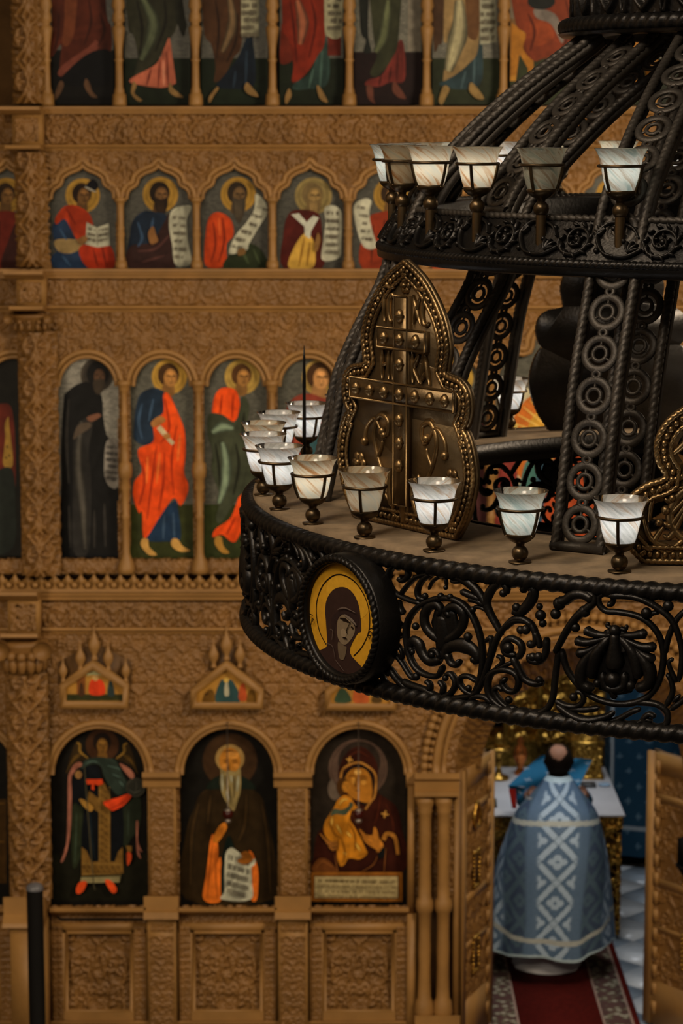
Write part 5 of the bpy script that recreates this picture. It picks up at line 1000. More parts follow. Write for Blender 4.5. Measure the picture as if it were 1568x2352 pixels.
I.back([(1310 + (x - 1310) * .98, y + 5) for x, y in tre] + [(1488, 1283), (1132, 1283)], M['silver']); I.P((34, 42, 26), rect(1134, 1160, 1486, 1282), 0, False)
I.E((176, 160, 132), 1300, 1010, 150, 150); I.E((176, 92, 34), 1300, 1016, 134, 136); I.E((184, 132, 50), 1300, 1020, 96, 106, g=.4); I.P((44, 66, 84), [(1170, 1250), (1185, 1130), (1240, 1060), (1300, 1080), (1290, 1250)]); I.P((150, 60, 30), [(1250, 1240), (1270, 1060), (1310, 960), (1360, 1000), (1390, 1240)]); I.E((190, 150, 70), 1310, 900, 50, 50, g=.4); I.E((150, 104, 62), 1312, 905, 22, 30); I.P((120, 46, 40), [(1136, 1240), (1140, 1060), (1165, 1010), (1185, 1060), (1190, 1240)]); I.P((60, 96, 90), [(1190, 1200), (1200, 1080), (1225, 1060), (1235, 1200)]); I.E((190, 160, 90), 1165, 985, 24, 24, g=.4)
for k in range(14): a = PI * .95 + k * .17; I.L((206, 160, 80), [(1300 + 60 * math.cos(a), 1016 + 60 * math.sin(a)), (1300 + 128 * math.cos(a), 1016 + 128 * math.sin(a))], 2.5)
I.done()
# ---------------- ground tier: three large icons
def big(name, label, c, ox):
    I = Icon(name, label, arch_px(c, 116, 1778, 2084), Y0 + .10, ox, 1640, 5.115); I.P((16, 13, 10), [((x - ox) * 5.115, (y - 1640) * 5.115) for x, y in arch_px(c, 114, 1779, 2082)], 0, False); return I
I = big('archangel_icon', 'large ground-tier icon of a winged angel in dark green with red boots', 228, 90)
I.P((21, 19, 11), rect(150, 1640, 1265, 2190), 0, False); I.E((56, 32, 17), 740, 365, 195, g=.2); I.E((24, 14, 9), 738, 330, 108, 112)
for s_, f in ((1, lambda P: P), (-1, lambda P: [(1475 - x, y + 6) for x, y in P])):
    I.P((40, 27, 11), f([(575, 520), (500, 480), (472, 345), (430, 328), (380, 450), (335, 600), (325, 700), (400, 600), (480, 560)])); I.L((128, 92, 36), f([(440, 335), (478, 360), (480, 440), (572, 516)]), 15)
    for k in range(6): I.L((92, 64, 24), f([(500 - 8 * k, 470 + 6 * k), (430 - 12 * k, 480 + 22 * k), (380 - 12 * k, 540 + 30 * k)]), 4)
I.E((112, 74, 29), 742, 372, 64, 90); I.P((100, 66, 26), [(700, 440), (785, 440), (800, 540), (740, 580), (690, 540)]); I.E((136, 94, 40), 745, 330, 34, 22); I.Ls((36, 20, 8), [[(700, 360), (725, 352), (740, 362)], [(762, 362), (785, 352), (800, 362)], [(750, 365), (755, 410), (742, 415)], [(730, 432), (750, 436), (768, 430)]], 5)
I.P((33, 37, 23), [(390, 1080), (520, 1100), (510, 1550), (450, 1770), (395, 1790), (380, 1500)]); I.P((29, 33, 23), [(980, 1080), (1180, 960), (1185, 1300), (1090, 1450), (1000, 1560), (970, 1300)]); I.L((52, 62, 48), [(440, 1150), (430, 1500), (420, 1740)], 10); I.L((44, 52, 42), [(1050, 1120), (1045, 1420)], 10)
I.P((9, 11, 15), [(540, 620), (700, 620), (760, 900), (850, 1000), (980, 1100), (985, 1560), (880, 1730), (620, 1730), (500, 1560), (520, 1100), (470, 1070), (390, 980), (380, 800), (430, 680)]); I.L((24, 32, 40), [(600, 1140), (615, 1400), (650, 1690)], 14)
I.P((35, 43, 37), [(490, 640), (540, 540), (680, 500), (800, 510), (900, 540), (980, 700), (1050, 860), (1000, 930), (920, 945), (830, 850), (760, 720), (720, 600), (600, 590)]); I.Ls((66, 82, 76), [[(800, 600), (920, 630), (960, 650)], [(860, 700), (960, 740)], [(540, 580), (620, 550), (690, 560)], [(940, 780), (1000, 850)]], 9)
I.P((140, 84, 68), [(490, 560), (502, 600), (430, 650), (380, 760), (386, 950), (370, 1350), (340, 1560), (285, 1720), (255, 1722), (305, 1590), (250, 1640), (315, 1540), (335, 1200), (338, 800), (358, 680), (420, 580)]); I.P((140, 84, 68), [(945, 575), (1010, 600), (1090, 660), (1122, 722), (1080, 752), (1000, 665)]); I.P((140, 84, 68), [(1138, 1265), (1166, 1265), (1162, 1480), (1212, 1612), (1172, 1592), (1197, 1692), (1150, 1632), (1140, 1450)])
BR = (112, 78, 34)
for P in ([(700, 830), (770, 800), (838, 960), (838, 1740), (702, 1740)], [(580, 890), (720, 1000), (840, 1080), (840, 1150), (700, 1150), (600, 1080), (520, 1040), (570, 1020)], [(500, 1555), (560, 1600), (610, 1725), (890, 1725), (930, 1610), (982, 1555), (992, 1862), (500, 1892)], [(1022, 1540), (1090, 1545), (1088, 1610), (1040, 1620)]): I.P(BR, P, .3, False)
for k in range(26):
    y = 850 + k * 40
    if y < 1720: I.L((58, 38, 14), [(715 + (k % 2) * 55, y), (765 + (k % 2) * 40, y + 30)], 6); I.L((160, 122, 62), [(708, y), (716, y + 14)], 5); I.L((160, 122, 62), [(824, y), (832, y + 14)], 5)
for k in range(14): I.L((58, 38, 14), [(515 + k * 34, 1760 + 60 * (k % 2)), (540 + k * 34, 1800 + 30 * (k % 2))], 7); I.L((164, 126, 66), [(520 + k * 33, 1865), (536 + k * 33, 1865)], 6); I.L((164, 126, 66), [(520 + k * 33, 1740), (536 + k * 33, 1738)], 5)
I.P((182, 54, 20), [(560, 745), (750, 745), (760, 800), (700, 820), (655, 800), (655, 872), (620, 862), (625, 800), (570, 805)], 0, False); I.P((182, 52, 20), [(760, 1010), (930, 960), (1060, 910), (1092, 940), (1000, 1050), (880, 1112), (840, 1100)]); I.L((122, 30, 10), [(860, 1090), (1000, 1010), (1070, 940)], 8)
I.E((56, 52, 44), 1140, 840, 112); I.E((40, 38, 32), 1140, 840, 100); I.L((72, 70, 62), [(1060, 860), (1120, 900), (1200, 870)], 8); I.L((66, 62, 54), [(1140, 760), (1150, 830), (1130, 900)], 5); I.E((132, 92, 52), 470, 690, 42, 48)
I.P((142, 100, 42), [(480, 990), (520, 978), (640, 1060), (620, 1122), (560, 1092)]); I.P((120, 106, 74), [(500, 1890), (960, 1880), (952, 1950), (490, 1962)], 0, False); I.P((192, 62, 22), [(490, 1945), (567, 1945), (530, 2050), (470, 2087), (440, 2060), (450, 2000)]); I.P((192, 62, 22), [(780, 1930), (850, 1930), (917, 2020), (905, 2072), (850, 2060)]); I.L((62, 54, 38), [(540, 600), (570, 1000), (640, 1880), (665, 2040)], (6, 7, 6)); I.P((162, 54, 22), [(1040, 1600), (1087, 1615), (1085, 1690), (1045, 1752)]); I.done()
I = big('bearded_monk_icon', 'large ground-tier icon of a long-bearded monk in brown with orange sleeves and scroll', 525, 390)
I.E((24, 16, 11), 705, 548, 336); I.E((54, 34, 19), 705, 548, 320, g=.15); I.P((38, 25, 10), [(320, 1000), (400, 900), (560, 870), (840, 870), (980, 890), (1090, 1000), (1150, 1250), (1240, 1700), (1240, 2170), (180, 2170), (190, 1400), (290, 1100)]); I.P((16, 22, 16), [(430, 880), (480, 780), (600, 720), (820, 720), (960, 800), (1000, 880), (840, 885), (560, 885)]); I.Ls((54, 36, 16), [[(340, 1050), (260, 1400), (240, 2000)], [(1080, 1050), (1150, 1500), (1180, 2100)], [(900, 950), (880, 1300), (800, 1500)], [(480, 950), (440, 1300)]], 22)
I.E((134, 102, 58), 705, 520, 172, 165); I.E((26, 14, 8), 705, 560, 30, 30); I.E((152, 94, 31), 705, 545, 126, 152); I.E((178, 116, 50), 735, 475, 74, 48); I.E((172, 110, 46), 640, 610, 34, 26); I.E((172, 110, 46), 775, 605, 34, 26); I.Ls((52, 27, 8), [[(620, 545), (660, 535), (695, 550)], [(725, 550), (765, 535), (800, 548)], [(630, 565), (660, 560), (690, 570)], [(735, 570), (765, 562), (795, 568)], [(705, 560), (695, 650), (725, 662)], [(620, 440), (700, 430), (790, 445)]], 7)
I.P((122, 102, 64), [(595, 690), (600, 635), (650, 670), (705, 660), (770, 670), (822, 635), (836, 720), (830, 900), (775, 1080), (745, 1135), (690, 1080), (620, 950), (590, 820)]); I.Ls((166, 156, 130), [[(612, 700), (618, 900)], [(718, 715), (728, 800)], [(665, 900), (692, 1010)], [(805, 720), (790, 900)]], 13); I.Ls((64, 50, 28), [[(655, 720), (660, 880)], [(760, 720), (752, 980)], [(700, 830), (720, 1040)]], 9)
I.P((192, 93, 26), [(490, 1420), (560, 1500), (570, 1690), (602, 1700), (612, 2170), (395, 2170), (430, 1850)]); I.Ls((130, 56, 12), [[(500, 1500), (470, 1800), (440, 2150)], [(550, 1560), (540, 1900), (560, 2160)]], 8); I.P((166, 93, 25), [(650, 1265), (672, 1330), (620, 1430), (560, 1502), (508, 1490), (520, 1420), (580, 1310)]); I.Ls((110, 54, 12), [[(600, 1330), (560, 1440)], [(630, 1320), (590, 1440)]], 5); I.P((12, 22, 18), [(690, 1420), (752, 1560), (650, 1600), (640, 2000), (610, 2160), (600, 1900), (620, 1650)])
I.P((192, 91, 26), [(930, 1595), (980, 1640), (1032, 1800), (1042, 1950), (1022, 2170), (955, 2170), (970, 1950), (960, 1800), (1000, 1740), (960, 1680)]); I.P((168, 160, 142), [(660, 1620), (720, 1562), (790, 1600), (842, 1650), (900, 1722), (960, 1700), (1002, 1695), (1002, 1755), (960, 1802), (962, 1950), (950, 2170), (608, 2170), (640, 2080), (640, 1900), (645, 1750)])
for y in (1700, 1800, 1895, 1990, 2080): I.text((92, 85, 74), (690 - (y - 1700) * .03, y), (930, y + 66), 54, 9, 8)
I.P((122, 68, 18), [(840, 1612), (900, 1588), (962, 1640), (972, 1700), (880, 1742), (788, 1702), (850, 1662)]); I.Ls((70, 36, 8), [[(850, 1690), (900, 1660), (950, 1670)], [(830, 1660), (880, 1630), (940, 1640)]], 5); I.done()
I = big('mother_and_child_icon', 'large ground-tier icon of a veiled mother holding a child in gold', 824, 690)
I.P((33, 25, 19), [((x - 690) * 5.115, (y - 1640) * 5.115) for x, y in arch_px(824, 108, 1779, 2062)], 0, False); I.E((82, 60, 50), 675, 640, 346); I.E((88, 72, 62), 405, 880, 86, 132); I.E((54, 38, 31), 675, 640, 326); I.E((74, 54, 45), 675, 640, 318); I.E((38, 28, 22), 690, 560, 250, 240)
I.P((47, 16, 8), [(440, 720), (480, 560), (560, 440), (680, 380), (800, 430), (890, 560), (912, 720), (900, 900), (1020, 1000), (1130, 1100), (1190, 1350), (1202, 1850), (130, 1850), (150, 1700), (200, 1400), (380, 1250), (500, 1000)]); I.Ls((70, 26, 13), [[(560, 500), (680, 440), (800, 500)], [(1000, 1050), (1080, 1250), (1090, 1400)], [(940, 960), (900, 1200), (860, 1300)]], 16)
I.P((20, 12, 8), [(500, 780), (530, 680), (620, 610), (730, 605), (830, 680), (860, 800), (840, 1000), (800, 1060), (700, 1040)]); I.P((152, 93, 27), [(520, 770), (560, 685), (640, 632), (750, 645), (815, 720), (840, 850), (838, 960), (800, 1042), (700, 1022), (600, 980), (540, 900)]); I.L((152, 100, 42), [(470, 770), (490, 660), (560, 600), (640, 572), (710, 572), (800, 620), (862, 680), (886, 760), (872, 950), (820, 1030), (760, 1120)], (13, 13))
I.E((192, 142, 74), 672, 680, 42, 30); I.E((180, 120, 46), 620, 780, 26, 40); I.E((180, 120, 46), 740, 800, 34, 30); I.Ls((70, 38, 8), [[(560, 740), (600, 722), (640, 736)], [(690, 740), (740, 725), (790, 745)], [(660, 740), (640, 830), (665, 845)], [(640, 890), (670, 895), (700, 888)], [(700, 765), (745, 758), (785, 770)]], 8)
I.P((62, 35, 11), [(425, 870), (440, 780), (500, 740), (560, 800), (545, 900), (470, 955)]); I.E((154, 97, 30), 535, 850, 46, 66); I.Ls((70, 38, 8), [[(510, 830), (535, 822)], [(550, 830), (570, 828)], [(545, 835), (560, 870)]], 5)
I.P((168, 102, 22), [(400, 1080), (440, 1000), (520, 950), (590, 980), (640, 1060), (692, 1110), (640, 1132), (600, 1130), (580, 1230), (640, 1330), (700, 1440), (760, 1570), (782, 1640), (690, 1702), (600, 1690), (550, 1702), (520, 1760), (470, 1782), (430, 1700), (420, 1580), (350, 1500), (280, 1400), (278, 1290), (330, 1190)]); I.P((57, 63, 49), [(350, 1192), (390, 1108), (480, 1120), (560, 1080), (580, 1030), (622, 1060), (560, 1150), (520, 1182), (420, 1172)])
I.Ls((210, 156, 66), [[(370, 1210), (365, 1300)], [(420, 1290), (480, 1400)], [(540, 1380), (600, 1440)], [(450, 1060), (500, 1000), (560, 1000)], [(500, 1620), (540, 1640)], [(640, 1500), (700, 1600)]], 13); I.Ls((104, 58, 8), [[(330, 1250), (400, 1400), (480, 1450)], [(480, 1450), (520, 1600), (500, 1740)], [(580, 1280), (640, 1420), (640, 1600)], [(440, 1450), (440, 1600)]], 8)
I.P((168, 102, 34), [(690, 1338), (760, 1402), (840, 1412), (858, 1330), (880, 1325), (905, 1380), (922, 1450), (972, 1530), (920, 1612), (880, 1582), (800, 1532), (730, 1452)]); I.Ls((96, 52, 14), [[(715, 1340), (780, 1430), (850, 1460)], [(700, 1380), (770, 1470), (840, 1510)]], 5); I.Ls((152, 92, 36), [[(230, 1395), (330, 1500), (430, 1490)], [(300, 1500), (380, 1540), (440, 1520)], [(330, 1540), (380, 1580), (430, 1560)]], 13)
I.L((144, 90, 33), [(970, 1470), (1010, 1400), (1080, 1410), (1120, 1480), (1145, 1640)], (28, 26, 20)); I.P((14, 14, 14), [(910, 1640), (980, 1560), (1000, 1640), (940, 1690)]); I.L((144, 90, 33), [(890, 1610), (975, 1540)], 12); I.P((92, 49, 19), [(140, 1835), (200, 1700), (300, 1690), (400, 1780), (432, 1842)]); I.Ls((130, 76, 34), [[(180, 1800), (260, 1720), (380, 1790)], [(400, 1640), (420, 1760), (440, 1840)], [(720, 1840), (850, 1760), (900, 1660)], [(980, 1840), (1000, 1560)]], 5)
for x, y, r in ((575, 525, 38), (990, 1165, 44)):
    for a in (0.2, 1.77): I.L((172, 120, 56), [(x - r * math.cos(a), y - r * math.sin(a)), (x + r * math.cos(a), y + r * math.sin(a))], (9, 12, 9))
I.P((132, 78, 25), rect(125, 1845, 1195, 2188), .3, False); I.P((86, 46, 12), rect(150, 1880, 1160, 2158), 0, False); I.P((154, 132, 94), rect(165, 1895, 1145, 2145), 0, False)
for y in (1958, 2010, 2062, 2114): I.text((96, 78, 50), (205, y), (1115, y + 6), 30, 34, 5)
I.done()
I = big('dark_icon', 'dim ground-tier icon in the bay left of the carved pillar', -72, -220); I.P((60, 38, 14), rect(900, 1000, 1200, 1990), 0, False); I.Ls((100, 66, 26), [[(930, 1050), (1180, 1050)], [(1000, 1100), (1000, 1950)], [(1100, 1100), (1100, 1950)], [(930, 1500), (1180, 1500)]], 20); I.done()
# ---------------- small gabled icons with onion finials over the arches
ON = [(.0, 0), (.016, 0), (.016, .008), (.011, .016), (.013, .028), (.026, .050), (.030, .066), (.026, .084), (.014, .104), (.006, .124), (.002, .16), (.0, .162)]
on_me = MB().lathe(ON, (0, 0, 0), 14, cap=False).mesh('onion_finial')
def gabled(label, out, inn, fins, paint, sc=1.96):
    Y = Y0 - .055; cv_ = lambda P: [(x / sc, 1260 + y / sc) for x, y in P]
    mb = MB(); o_, i_ = [W(*p, Y) for p in cv_(out)], [W(*p, Y) for p in cv_(inn)]; n = len(out)
    V = [(x, y, z) for y in (Y - .04, Y + .02) for x, z in o_ + i_]
    mb.add(V, Q=[(i, (i + 1) % n, n + (i + 1) % n, n + i) for i in range(n)] + [(i, 2 * n + i, 2 * n + (i + 1) % n, (i + 1) % n) for i in range(n)] + [(n + i, n + (i + 1) % n, 3 * n + (i + 1) % n, 3 * n + i) for i in range(n)])
    root = mb.build('gabled_icon', M['wood_hi'], None, smooth=False); tag(root, label, 'icon', 'small gabled icons above the arches')
    I = Icon.__new__(Icon); Paint.__init__(I, 5); I.Y = Y; I.ox, I.oy, I.sc = 0, 1260, sc; I.root = root; I.P((150, 104, 44), inn, .2, False); paint(I); I.done()
    xs_ = [f[0] for f in fins]; rc = [(min(xs_) - 26, max(f[1] for f in fins) + 14), (min(xs_) - 24, min(f[1] for f in fins) + 10), (np.mean(xs_) - 30, min(f[1] for f in fins) - 62), (np.mean(xs_) + 30, min(f[1] for f in fins) - 62), (max(xs_) + 24, min(f[1] for f in fins) + 10), (max(xs_) + 26, max(f[1] for f in fins) + 14)]
    MB().prism([W(*p, Y0 - .027) for p in cv_(rc)], Y0 - .027, Y0 - .024).build('shadow_board', M['wood_dk'], root, smooth=False)  # dark sheet standing in for the shade of the hollow behind the finials
    for x, y, s_ in fins:
        o = link('onion_finial', on_me, M['wood_hi'], root); p = W(x / sc, 1260 + y / sc, Y - .01); o.location = (p[0], Y - .012, p[1]); o.scale = (s_ * 1.2, s_ * .9, s_ * 1.3)
def pa(I):
    I.P((40, 40, 18), rect(300, 655, 552, 686), 0, False); I.P((110, 62, 26), rect(345, 575, 385, 655), 0, False); I.P((190, 52, 22), [(405, 655), (405, 600), (430, 585), (465, 600), (470, 655)]); I.E((170, 130, 80), 430, 582, 14); I.L((156, 150, 110), [(390, 568), (430, 560), (470, 570)], 9); I.P((40, 50, 50), [(485, 660), (490, 600), (505, 600), (515, 660)]); I.P((60, 36, 20), [(355, 660), (360, 610), (372, 610), (378, 660)])
def pb(I):
    I.P((36, 58, 60), [(970, 690), (990, 600), (1015, 590), (1050, 600), (1080, 690)]); I.P((150, 140, 120), [(1010, 660), (1012, 610), (1026, 605), (1030, 660)]); I.P((150, 62, 30), [(1075, 680), (1080, 620), (1100, 610), (1110, 680)]); I.P((90, 60, 20), [(910, 690), (930, 640), (960, 640), (965, 690)]); I.Ls((56, 34, 12), [[(920, 660), (940, 650)], [(1120, 650), (1140, 660)]], 6); I.E((176, 140, 70), 1018, 592, 12); I.P((90, 60, 20), [(1110, 690), (1120, 640), (1145, 640), (1150, 690)])
def pc(I):
    I.P((46, 60, 44), [(1505, 690), (1530, 630), (1560, 640), (1580, 690)]); I.P((150, 70, 34), [(1590, 690), (1600, 620), (1640, 610), (1660, 690)]); I.P((70, 50, 24), [(1670, 690), (1690, 640), (1720, 690)])
gabled('small gabled icon above the angel with a seated red figure and five finials', [(272, 716), (272, 606), (420, 498), (580, 606), (580, 716)], [(298, 688), (298, 622), (420, 540), (554, 622), (554, 688)], [(285, 598, .8), (362, 548, .95), (425, 500, 1.1), (488, 548, .95), (567, 598, .8)], pa)
gabled('small gabled icon above the bearded monk with a blue robed group and three finials', [(858, 718), (858, 632), (1020, 500), (1186, 632), (1186, 718)], [(884, 692), (884, 645), (1020, 540), (1160, 645), (1160, 692)], [(962, 535, .95), (1020, 500, 1.1), (1080, 535, .95)], pb)
gabled('small gabled icon above the mother and child, half hidden by the chandelier rim', [(1462, 724), (1462, 636), (1622, 505), (1785, 636), (1785, 724)], [(1490, 696), (1490, 650), (1622, 545), (1757, 650), (1757, 696)], [(1565, 540, .95), (1622, 505, 1.1), (1680, 540, .95)], pc)
# ---------------- little oil lamps hanging before two icons, a dark bar, a black post
M['ruby'] = mat('dark_red_glass', (.05, .006, .004), .12, 0, .2); M['chain'] = mat('lamp_chain', (.30, .26, .22), .4, .8, .1)
for px, nm in ((523, 'bearded monk'), (823, 'mother and child')):
    x, z = W(px, 1872, Y0 - .10); zt = W(px, 1664, Y0 - .10)[1]
    r = empty('oil_lamp', (x, Y0 - .10, z - .06)); tag(r, 'small dark glass oil lamp hanging before the %s icon' % nm, 'lamp', 'hanging oil lamps')
    MB().tube([(x, Y0 - .10, z + .03), (x, Y0 - .10, zt)], .0035, 6, up=(1, 0, 0)).tube([(x, Y0 - .10, zt), (x, Y0 + .05, zt + .005)], .004, 6).build('chain', M['chain'], r)
    MB().lathe([(.0, -.03), (.020, -.025), (.034, -.005), (.036, .015), (.030, .03), (.026, .03)], (x, Y0 - .10, z), 18, cap=False).build('glass_bowl', M['ruby'], r)
    MB().lathe([(.0, -.056), (.012, -.055), (.024, -.045), (.022, -.03), (.018, -.026)], (x, Y0 - .10, z), 16, cap=False).build('metal_mount', M['chain'], r)
    MB().lathe([(.026, .03), (.029, .034), (.012, .044), (.0, .046)], (x, Y0 - .10, z), 16, cap=False).build('metal_lid', M['chain'], r)
tag(MB().tube([W3(131, 2106, Y0 - .13), W3(140, 2112, Y0 - .13), W3(330, 2112, Y0 - .13)], .009, 8, up=(0, 1, 0)).build('dark_bar', M['black'], None), 'thin dark bar under the sill of the angel icon', 'bar')
x = W(86, 2352, 14.6)[0]; zt = W(86, 2036, 14.6)[1]; r = empty('black_post', (x, 14.6, 0)); tag(r, 'tall slim black post with pale domed top before the carved pillar', 'post')
MB().lathe([(.09, 0), (.09, .03), (.052, .035), (.052, zt - .02)], (x, 14.6, 0), 24).build('post', M['black'], r); MB().lathe([(.055, zt - .02), (.055, zt - .004), (.045, zt + .012), (.02, zt + .022), (.0, zt + .024)], (x, 14.6, 0), 24, cap=False).build('cap', mat('grey_cap', (.12, .12, .13), .4), r)
# ------------------------------------------------------------------ floors, sanctuary, altar, priest
M['marble'] = mat('white_marble', (.50, .53, .55), .3, 0, .12, 6); M['marble_g'] = mat('grey_marble', (.24, .29, .34), .3, 0, .18, 6); M['stone'] = mat('stone_floor', (.16, .13, .10), .5, 0, .2, 4)
fl = tag(MB().box((-5.2, -1, -.12), (7.2, 23, -.012)).build('floor', M['stone'], None, smooth=False), 'marble floor of the church', 'floor', kind='structure')
t_ = .40; h_ = t_ * .985 * .7071
tile_me = [MB().box((-.5, -.5, -.012), (.5, .5, 0)).mesh('tile', False) for _ in (0, 1)]
for k in (0, 1):
    v = np.zeros(24); tile_me[k].vertices.foreach_get('co', v); v = v.reshape(-1, 3); v[:, :2] *= t_ * .985; c = math.sqrt(.5); v[:, :2] = np.stack([v[:, 0] * c - v[:, 1] * c, v[:, 0] * c + v[:, 1] * c], 1); tile_me[k].vertices.foreach_set('co', v.ravel()); tile_me[k].update()
dg = t_ * math.sqrt(2)
for i in range(0, 5):
    for j in range(0, 19):
        x = .55 + i * dg + (dg / 2 if j % 2 else 0); y = 15.95 + j * dg / 2
        o = link('tile', tile_me[j % 2], M['marble_g'] if j % 2 else M['marble'], fl); o.location = (x, y, 0)
# side walls of the nave, sanctuary wall
M['plaster'] = mat('warm_plaster', (.34, .25, .15), .8, 0, .2, 1.5)
tag(MB().box((-5.2, -1, 0), (-5.0, 15.4, 12)).build('wall_left', M['plaster'], None, smooth=False), 'plain tan side wall of the nave', 'wall', kind='structure')
tag(MB().box((7.0, -1, 0), (7.2, 15.4, 12)).build('wall_right', M['plaster'], None, smooth=False), 'plain tan side wall of the nave opposite', 'wall', kind='structure')
tag(MB().box((-3.2, 21.6, 0), (6, 21.8, 7)).build('wall_back', mat('sanctuary_wall', (.10, .062, .03), .7, 0, .3, 3), None, smooth=False), 'dim brown wall closing the sanctuary', 'wall', kind='structure')
# carpet
cp = empty('carpet', (1.535, 16.2, 0)); tag(cp, 'red carpet runner with floral borders under the priest', 'carpet')
M['carpet'] = mat('red_pile', (.085, .007, .004), .95, 0, .25, 40, .3, 200, spec=.05); M['floral'] = mat('floral_border', (.30, .24, .16), .9, 0, .5, 11, .3, 200, dark=(.05, .03, .02), detail=2); M['piping'] = mat('border_line', (.33, .21, .15), .9)
nt = M['floral'].node_tree; vo = nt.nodes.new('ShaderNodeTexVoronoi'); vo.inputs['Scale'].default_value = 17; rp_ = [n for n in nt.nodes if n.type == 'VALTORGB'][0]; nt.links.new([n for n in nt.nodes if n.type == 'TEX_COORD'][0].outputs['Object'], vo.inputs['Vector']); nt.links.new(vo.outputs['Distance'], rp_.inputs['Fac']); rp_.color_ramp.elements[0].color = (.38, .32, .22, 1); rp_.color_ramp.elements[0].position = .22; rp_.color_ramp.elements[1].color = (.075, .022, .014, 1); rp_.color_ramp.elements[1].position = .55; e_ = rp_.color_ramp.elements.new(.38); e_.color = (.14, .12, .06, 1)
MB().box((1.235, 12.6, 0), (1.835, 17.93, .012)).build('red_field', M['carpet'], cp, smooth=False)
for s_ in (-1, 1):
    a = 1.535 + s_ * .30; b = 1.535 + s_ * .50; c = 1.535 + s_ * .55
    MB().box((min(a, b), 12.6, 0), (max(a, b), 17.93, .012)).build('floral_border', M['floral'], cp, smooth=False); MB().box((min(b, c), 12.6, 0), (max(b, c), 17.93, .0115)).build('red_edge', M['carpet'], cp, smooth=False)
    for x in (a, b): MB().box((x - .008, 12.6, .002), (x + .008, 17.93, .014)).build('border_line', M['piping'], cp, smooth=False)
# altar table
al = empty('altar_table', (1.55, 18.66, 0)); tag(al, 'altar table with white cloth top and gilded embossed sides', 'table')
AX0, AX1, AY0, AY1 = .95, 2.15, 17.96, 19.37
M['linen'] = mat('white_linen', (.62, .62, .64), .8, 0, .05, 5, .1, 20)
MB().box((AX0 - .02, AY0 - .02, .985), (AX1 + .02, AY1, 1.0)).build('cloth_top', M['linen'], al, smooth=False)
MB().box((AX0 + .03, AY0 + .03, .0), (AX1 - .03, AY1 - .03, .985)).build('core', M['gold'], al, smooth=False)
def gold_panel(name, P0, P1, z0, z1, nrm, tw, amp, parent, step=.009):
    P0, P1 = np.array(P0, float), np.array(P1, float); L = np.linalg.norm(P1 - P0); nx = int(L / step); nz = int((z1 - z0) / step)
    u = np.linspace(0, L, nx); z = np.linspace(z0, z1, nz); U, Z = np.meshgrid(u, z); H = sample('field', U / tw, Z / tw) * amp; d = (P1 - P0) / L; n = np.array(nrm, float)
    return MB().grid(np.stack([P0[0] + d[0] * U + n[0] * H, P0[1] + d[1] * U + n[1] * H, Z], -1)).build(name, M['gold'], parent)
for z0, z1, off in ((.88, .985, .012), (.03, .86, 0)):
    gold_panel('embossed_front', (AX0, AY0 + .03 - off), (AX1, AY0 + .03 - off), z0, z1, (0, -1), .26, .03, al); gold_panel('embossed_side', (AX1 - .03 + off, AY0), (AX1 - .03 + off, AY1), z0, z1, (1, 0), .26, .03, al)
MB().box((AX0, AY0, .858), (AX1, AY0 + .04, .882)).box((AX1 - .04, AY0, .858), (AX1, AY1, .882)).build('gilt_moulding', M['gold'], al, smooth=False)
# things on the altar and behind it
def on_altar(px, py): x, y = G(px, py, 1.0); return x, y
x, y = 1.27, 19.0; r = empty('gold_candlestick', (x, y, 1.0)); tag(r, 'gold candlestick with a round knop on the altar left of the priest', 'candlestick')
MB().lathe([(.0, 1.0), (.085, 1.0), (.08, 1.02), (.03, 1.04), (.016, 1.1), (.03, 1.13), (.016, 1.16), (.018, 1.22), (.10, 1.25), (.105, 1.26), (.03, 1.27)], (x, y, 0), 20, cap=False).build('stem', M['gold'], r)
MB().lathe([(.025, 1.26), (.045, 1.30), (.03, 1.36), (.0, 1.38)], (x, y, 0), 16, cap=False).build('finial', M['gold'], r)
M['redgold'] = mat('red_gold', (.62, .20, .05), .25, .85, .3, 20)
x, y = 1.455, 19.15; tag(MB().lathe([(.0, 1.0), (.05, 1.0), (.045, 1.02), (.02, 1.06), (.05, 1.12), (.062, 1.17), (.05, 1.22), (.02, 1.25), (.03, 1.28), (.0, 1.33)], (x, y, 0), 16, cap=False).build('lidded_cup', M['redgold'], None), 'reddish gold lidded cup on the altar beside the blue cloth', 'cup')
x, y = 1.98, 19.08; r = empty('gold_tabernacle', (x, y, 1.0)); tag(r, 'gilded box shrine at the right end of the altar', 'shrine')
MB().box((x - .10, y - .09, 1.0), (x + .12, y + .12, 1.30)).box((x - .12, y - .11, 1.0), (x + .14, y + .14, 1.03)).box((x - .12, y - .11, 1.28), (x + .14, y + .14, 1.31)).build('body', M['gold'], r, smooth=False)
gold_panel('embossed_face', (x - .10, y - .095), (x + .12, y - .095), 1.03, 1.28, (0, -1), .16, .02, r); MB().lathe([(.10, 1.31), (.09, 1.34), (.05, 1.38), (.06, 1.42), (.03, 1.47), (.0, 1.5)], (x + .01, y + .01, 0), 16, cap=False).build('dome', M['gold'], r)
x, y = on_altar(1362, 1806); tag(MB().box((x - .10, y - .05, 1.0), (x + .02, y + .05, 1.025)).build('dark_book', mat('book_cover', (.06, .06, .06), .5), None, smooth=False), 'small dark book lying on the white cloth right of the priest', 'book')
tag(MB().lathe([(.0, 1.0), (.035, 1.0), (.05, 1.012), (.048, 1.014), (.0, 1.004)], (x + .09, y + .02, 0), 18, cap=False).build('pale_dish', mat('blue_white_china', (.35, .50, .66), .25), None), 'small pale blue dish on the altar beside the book', 'dish')
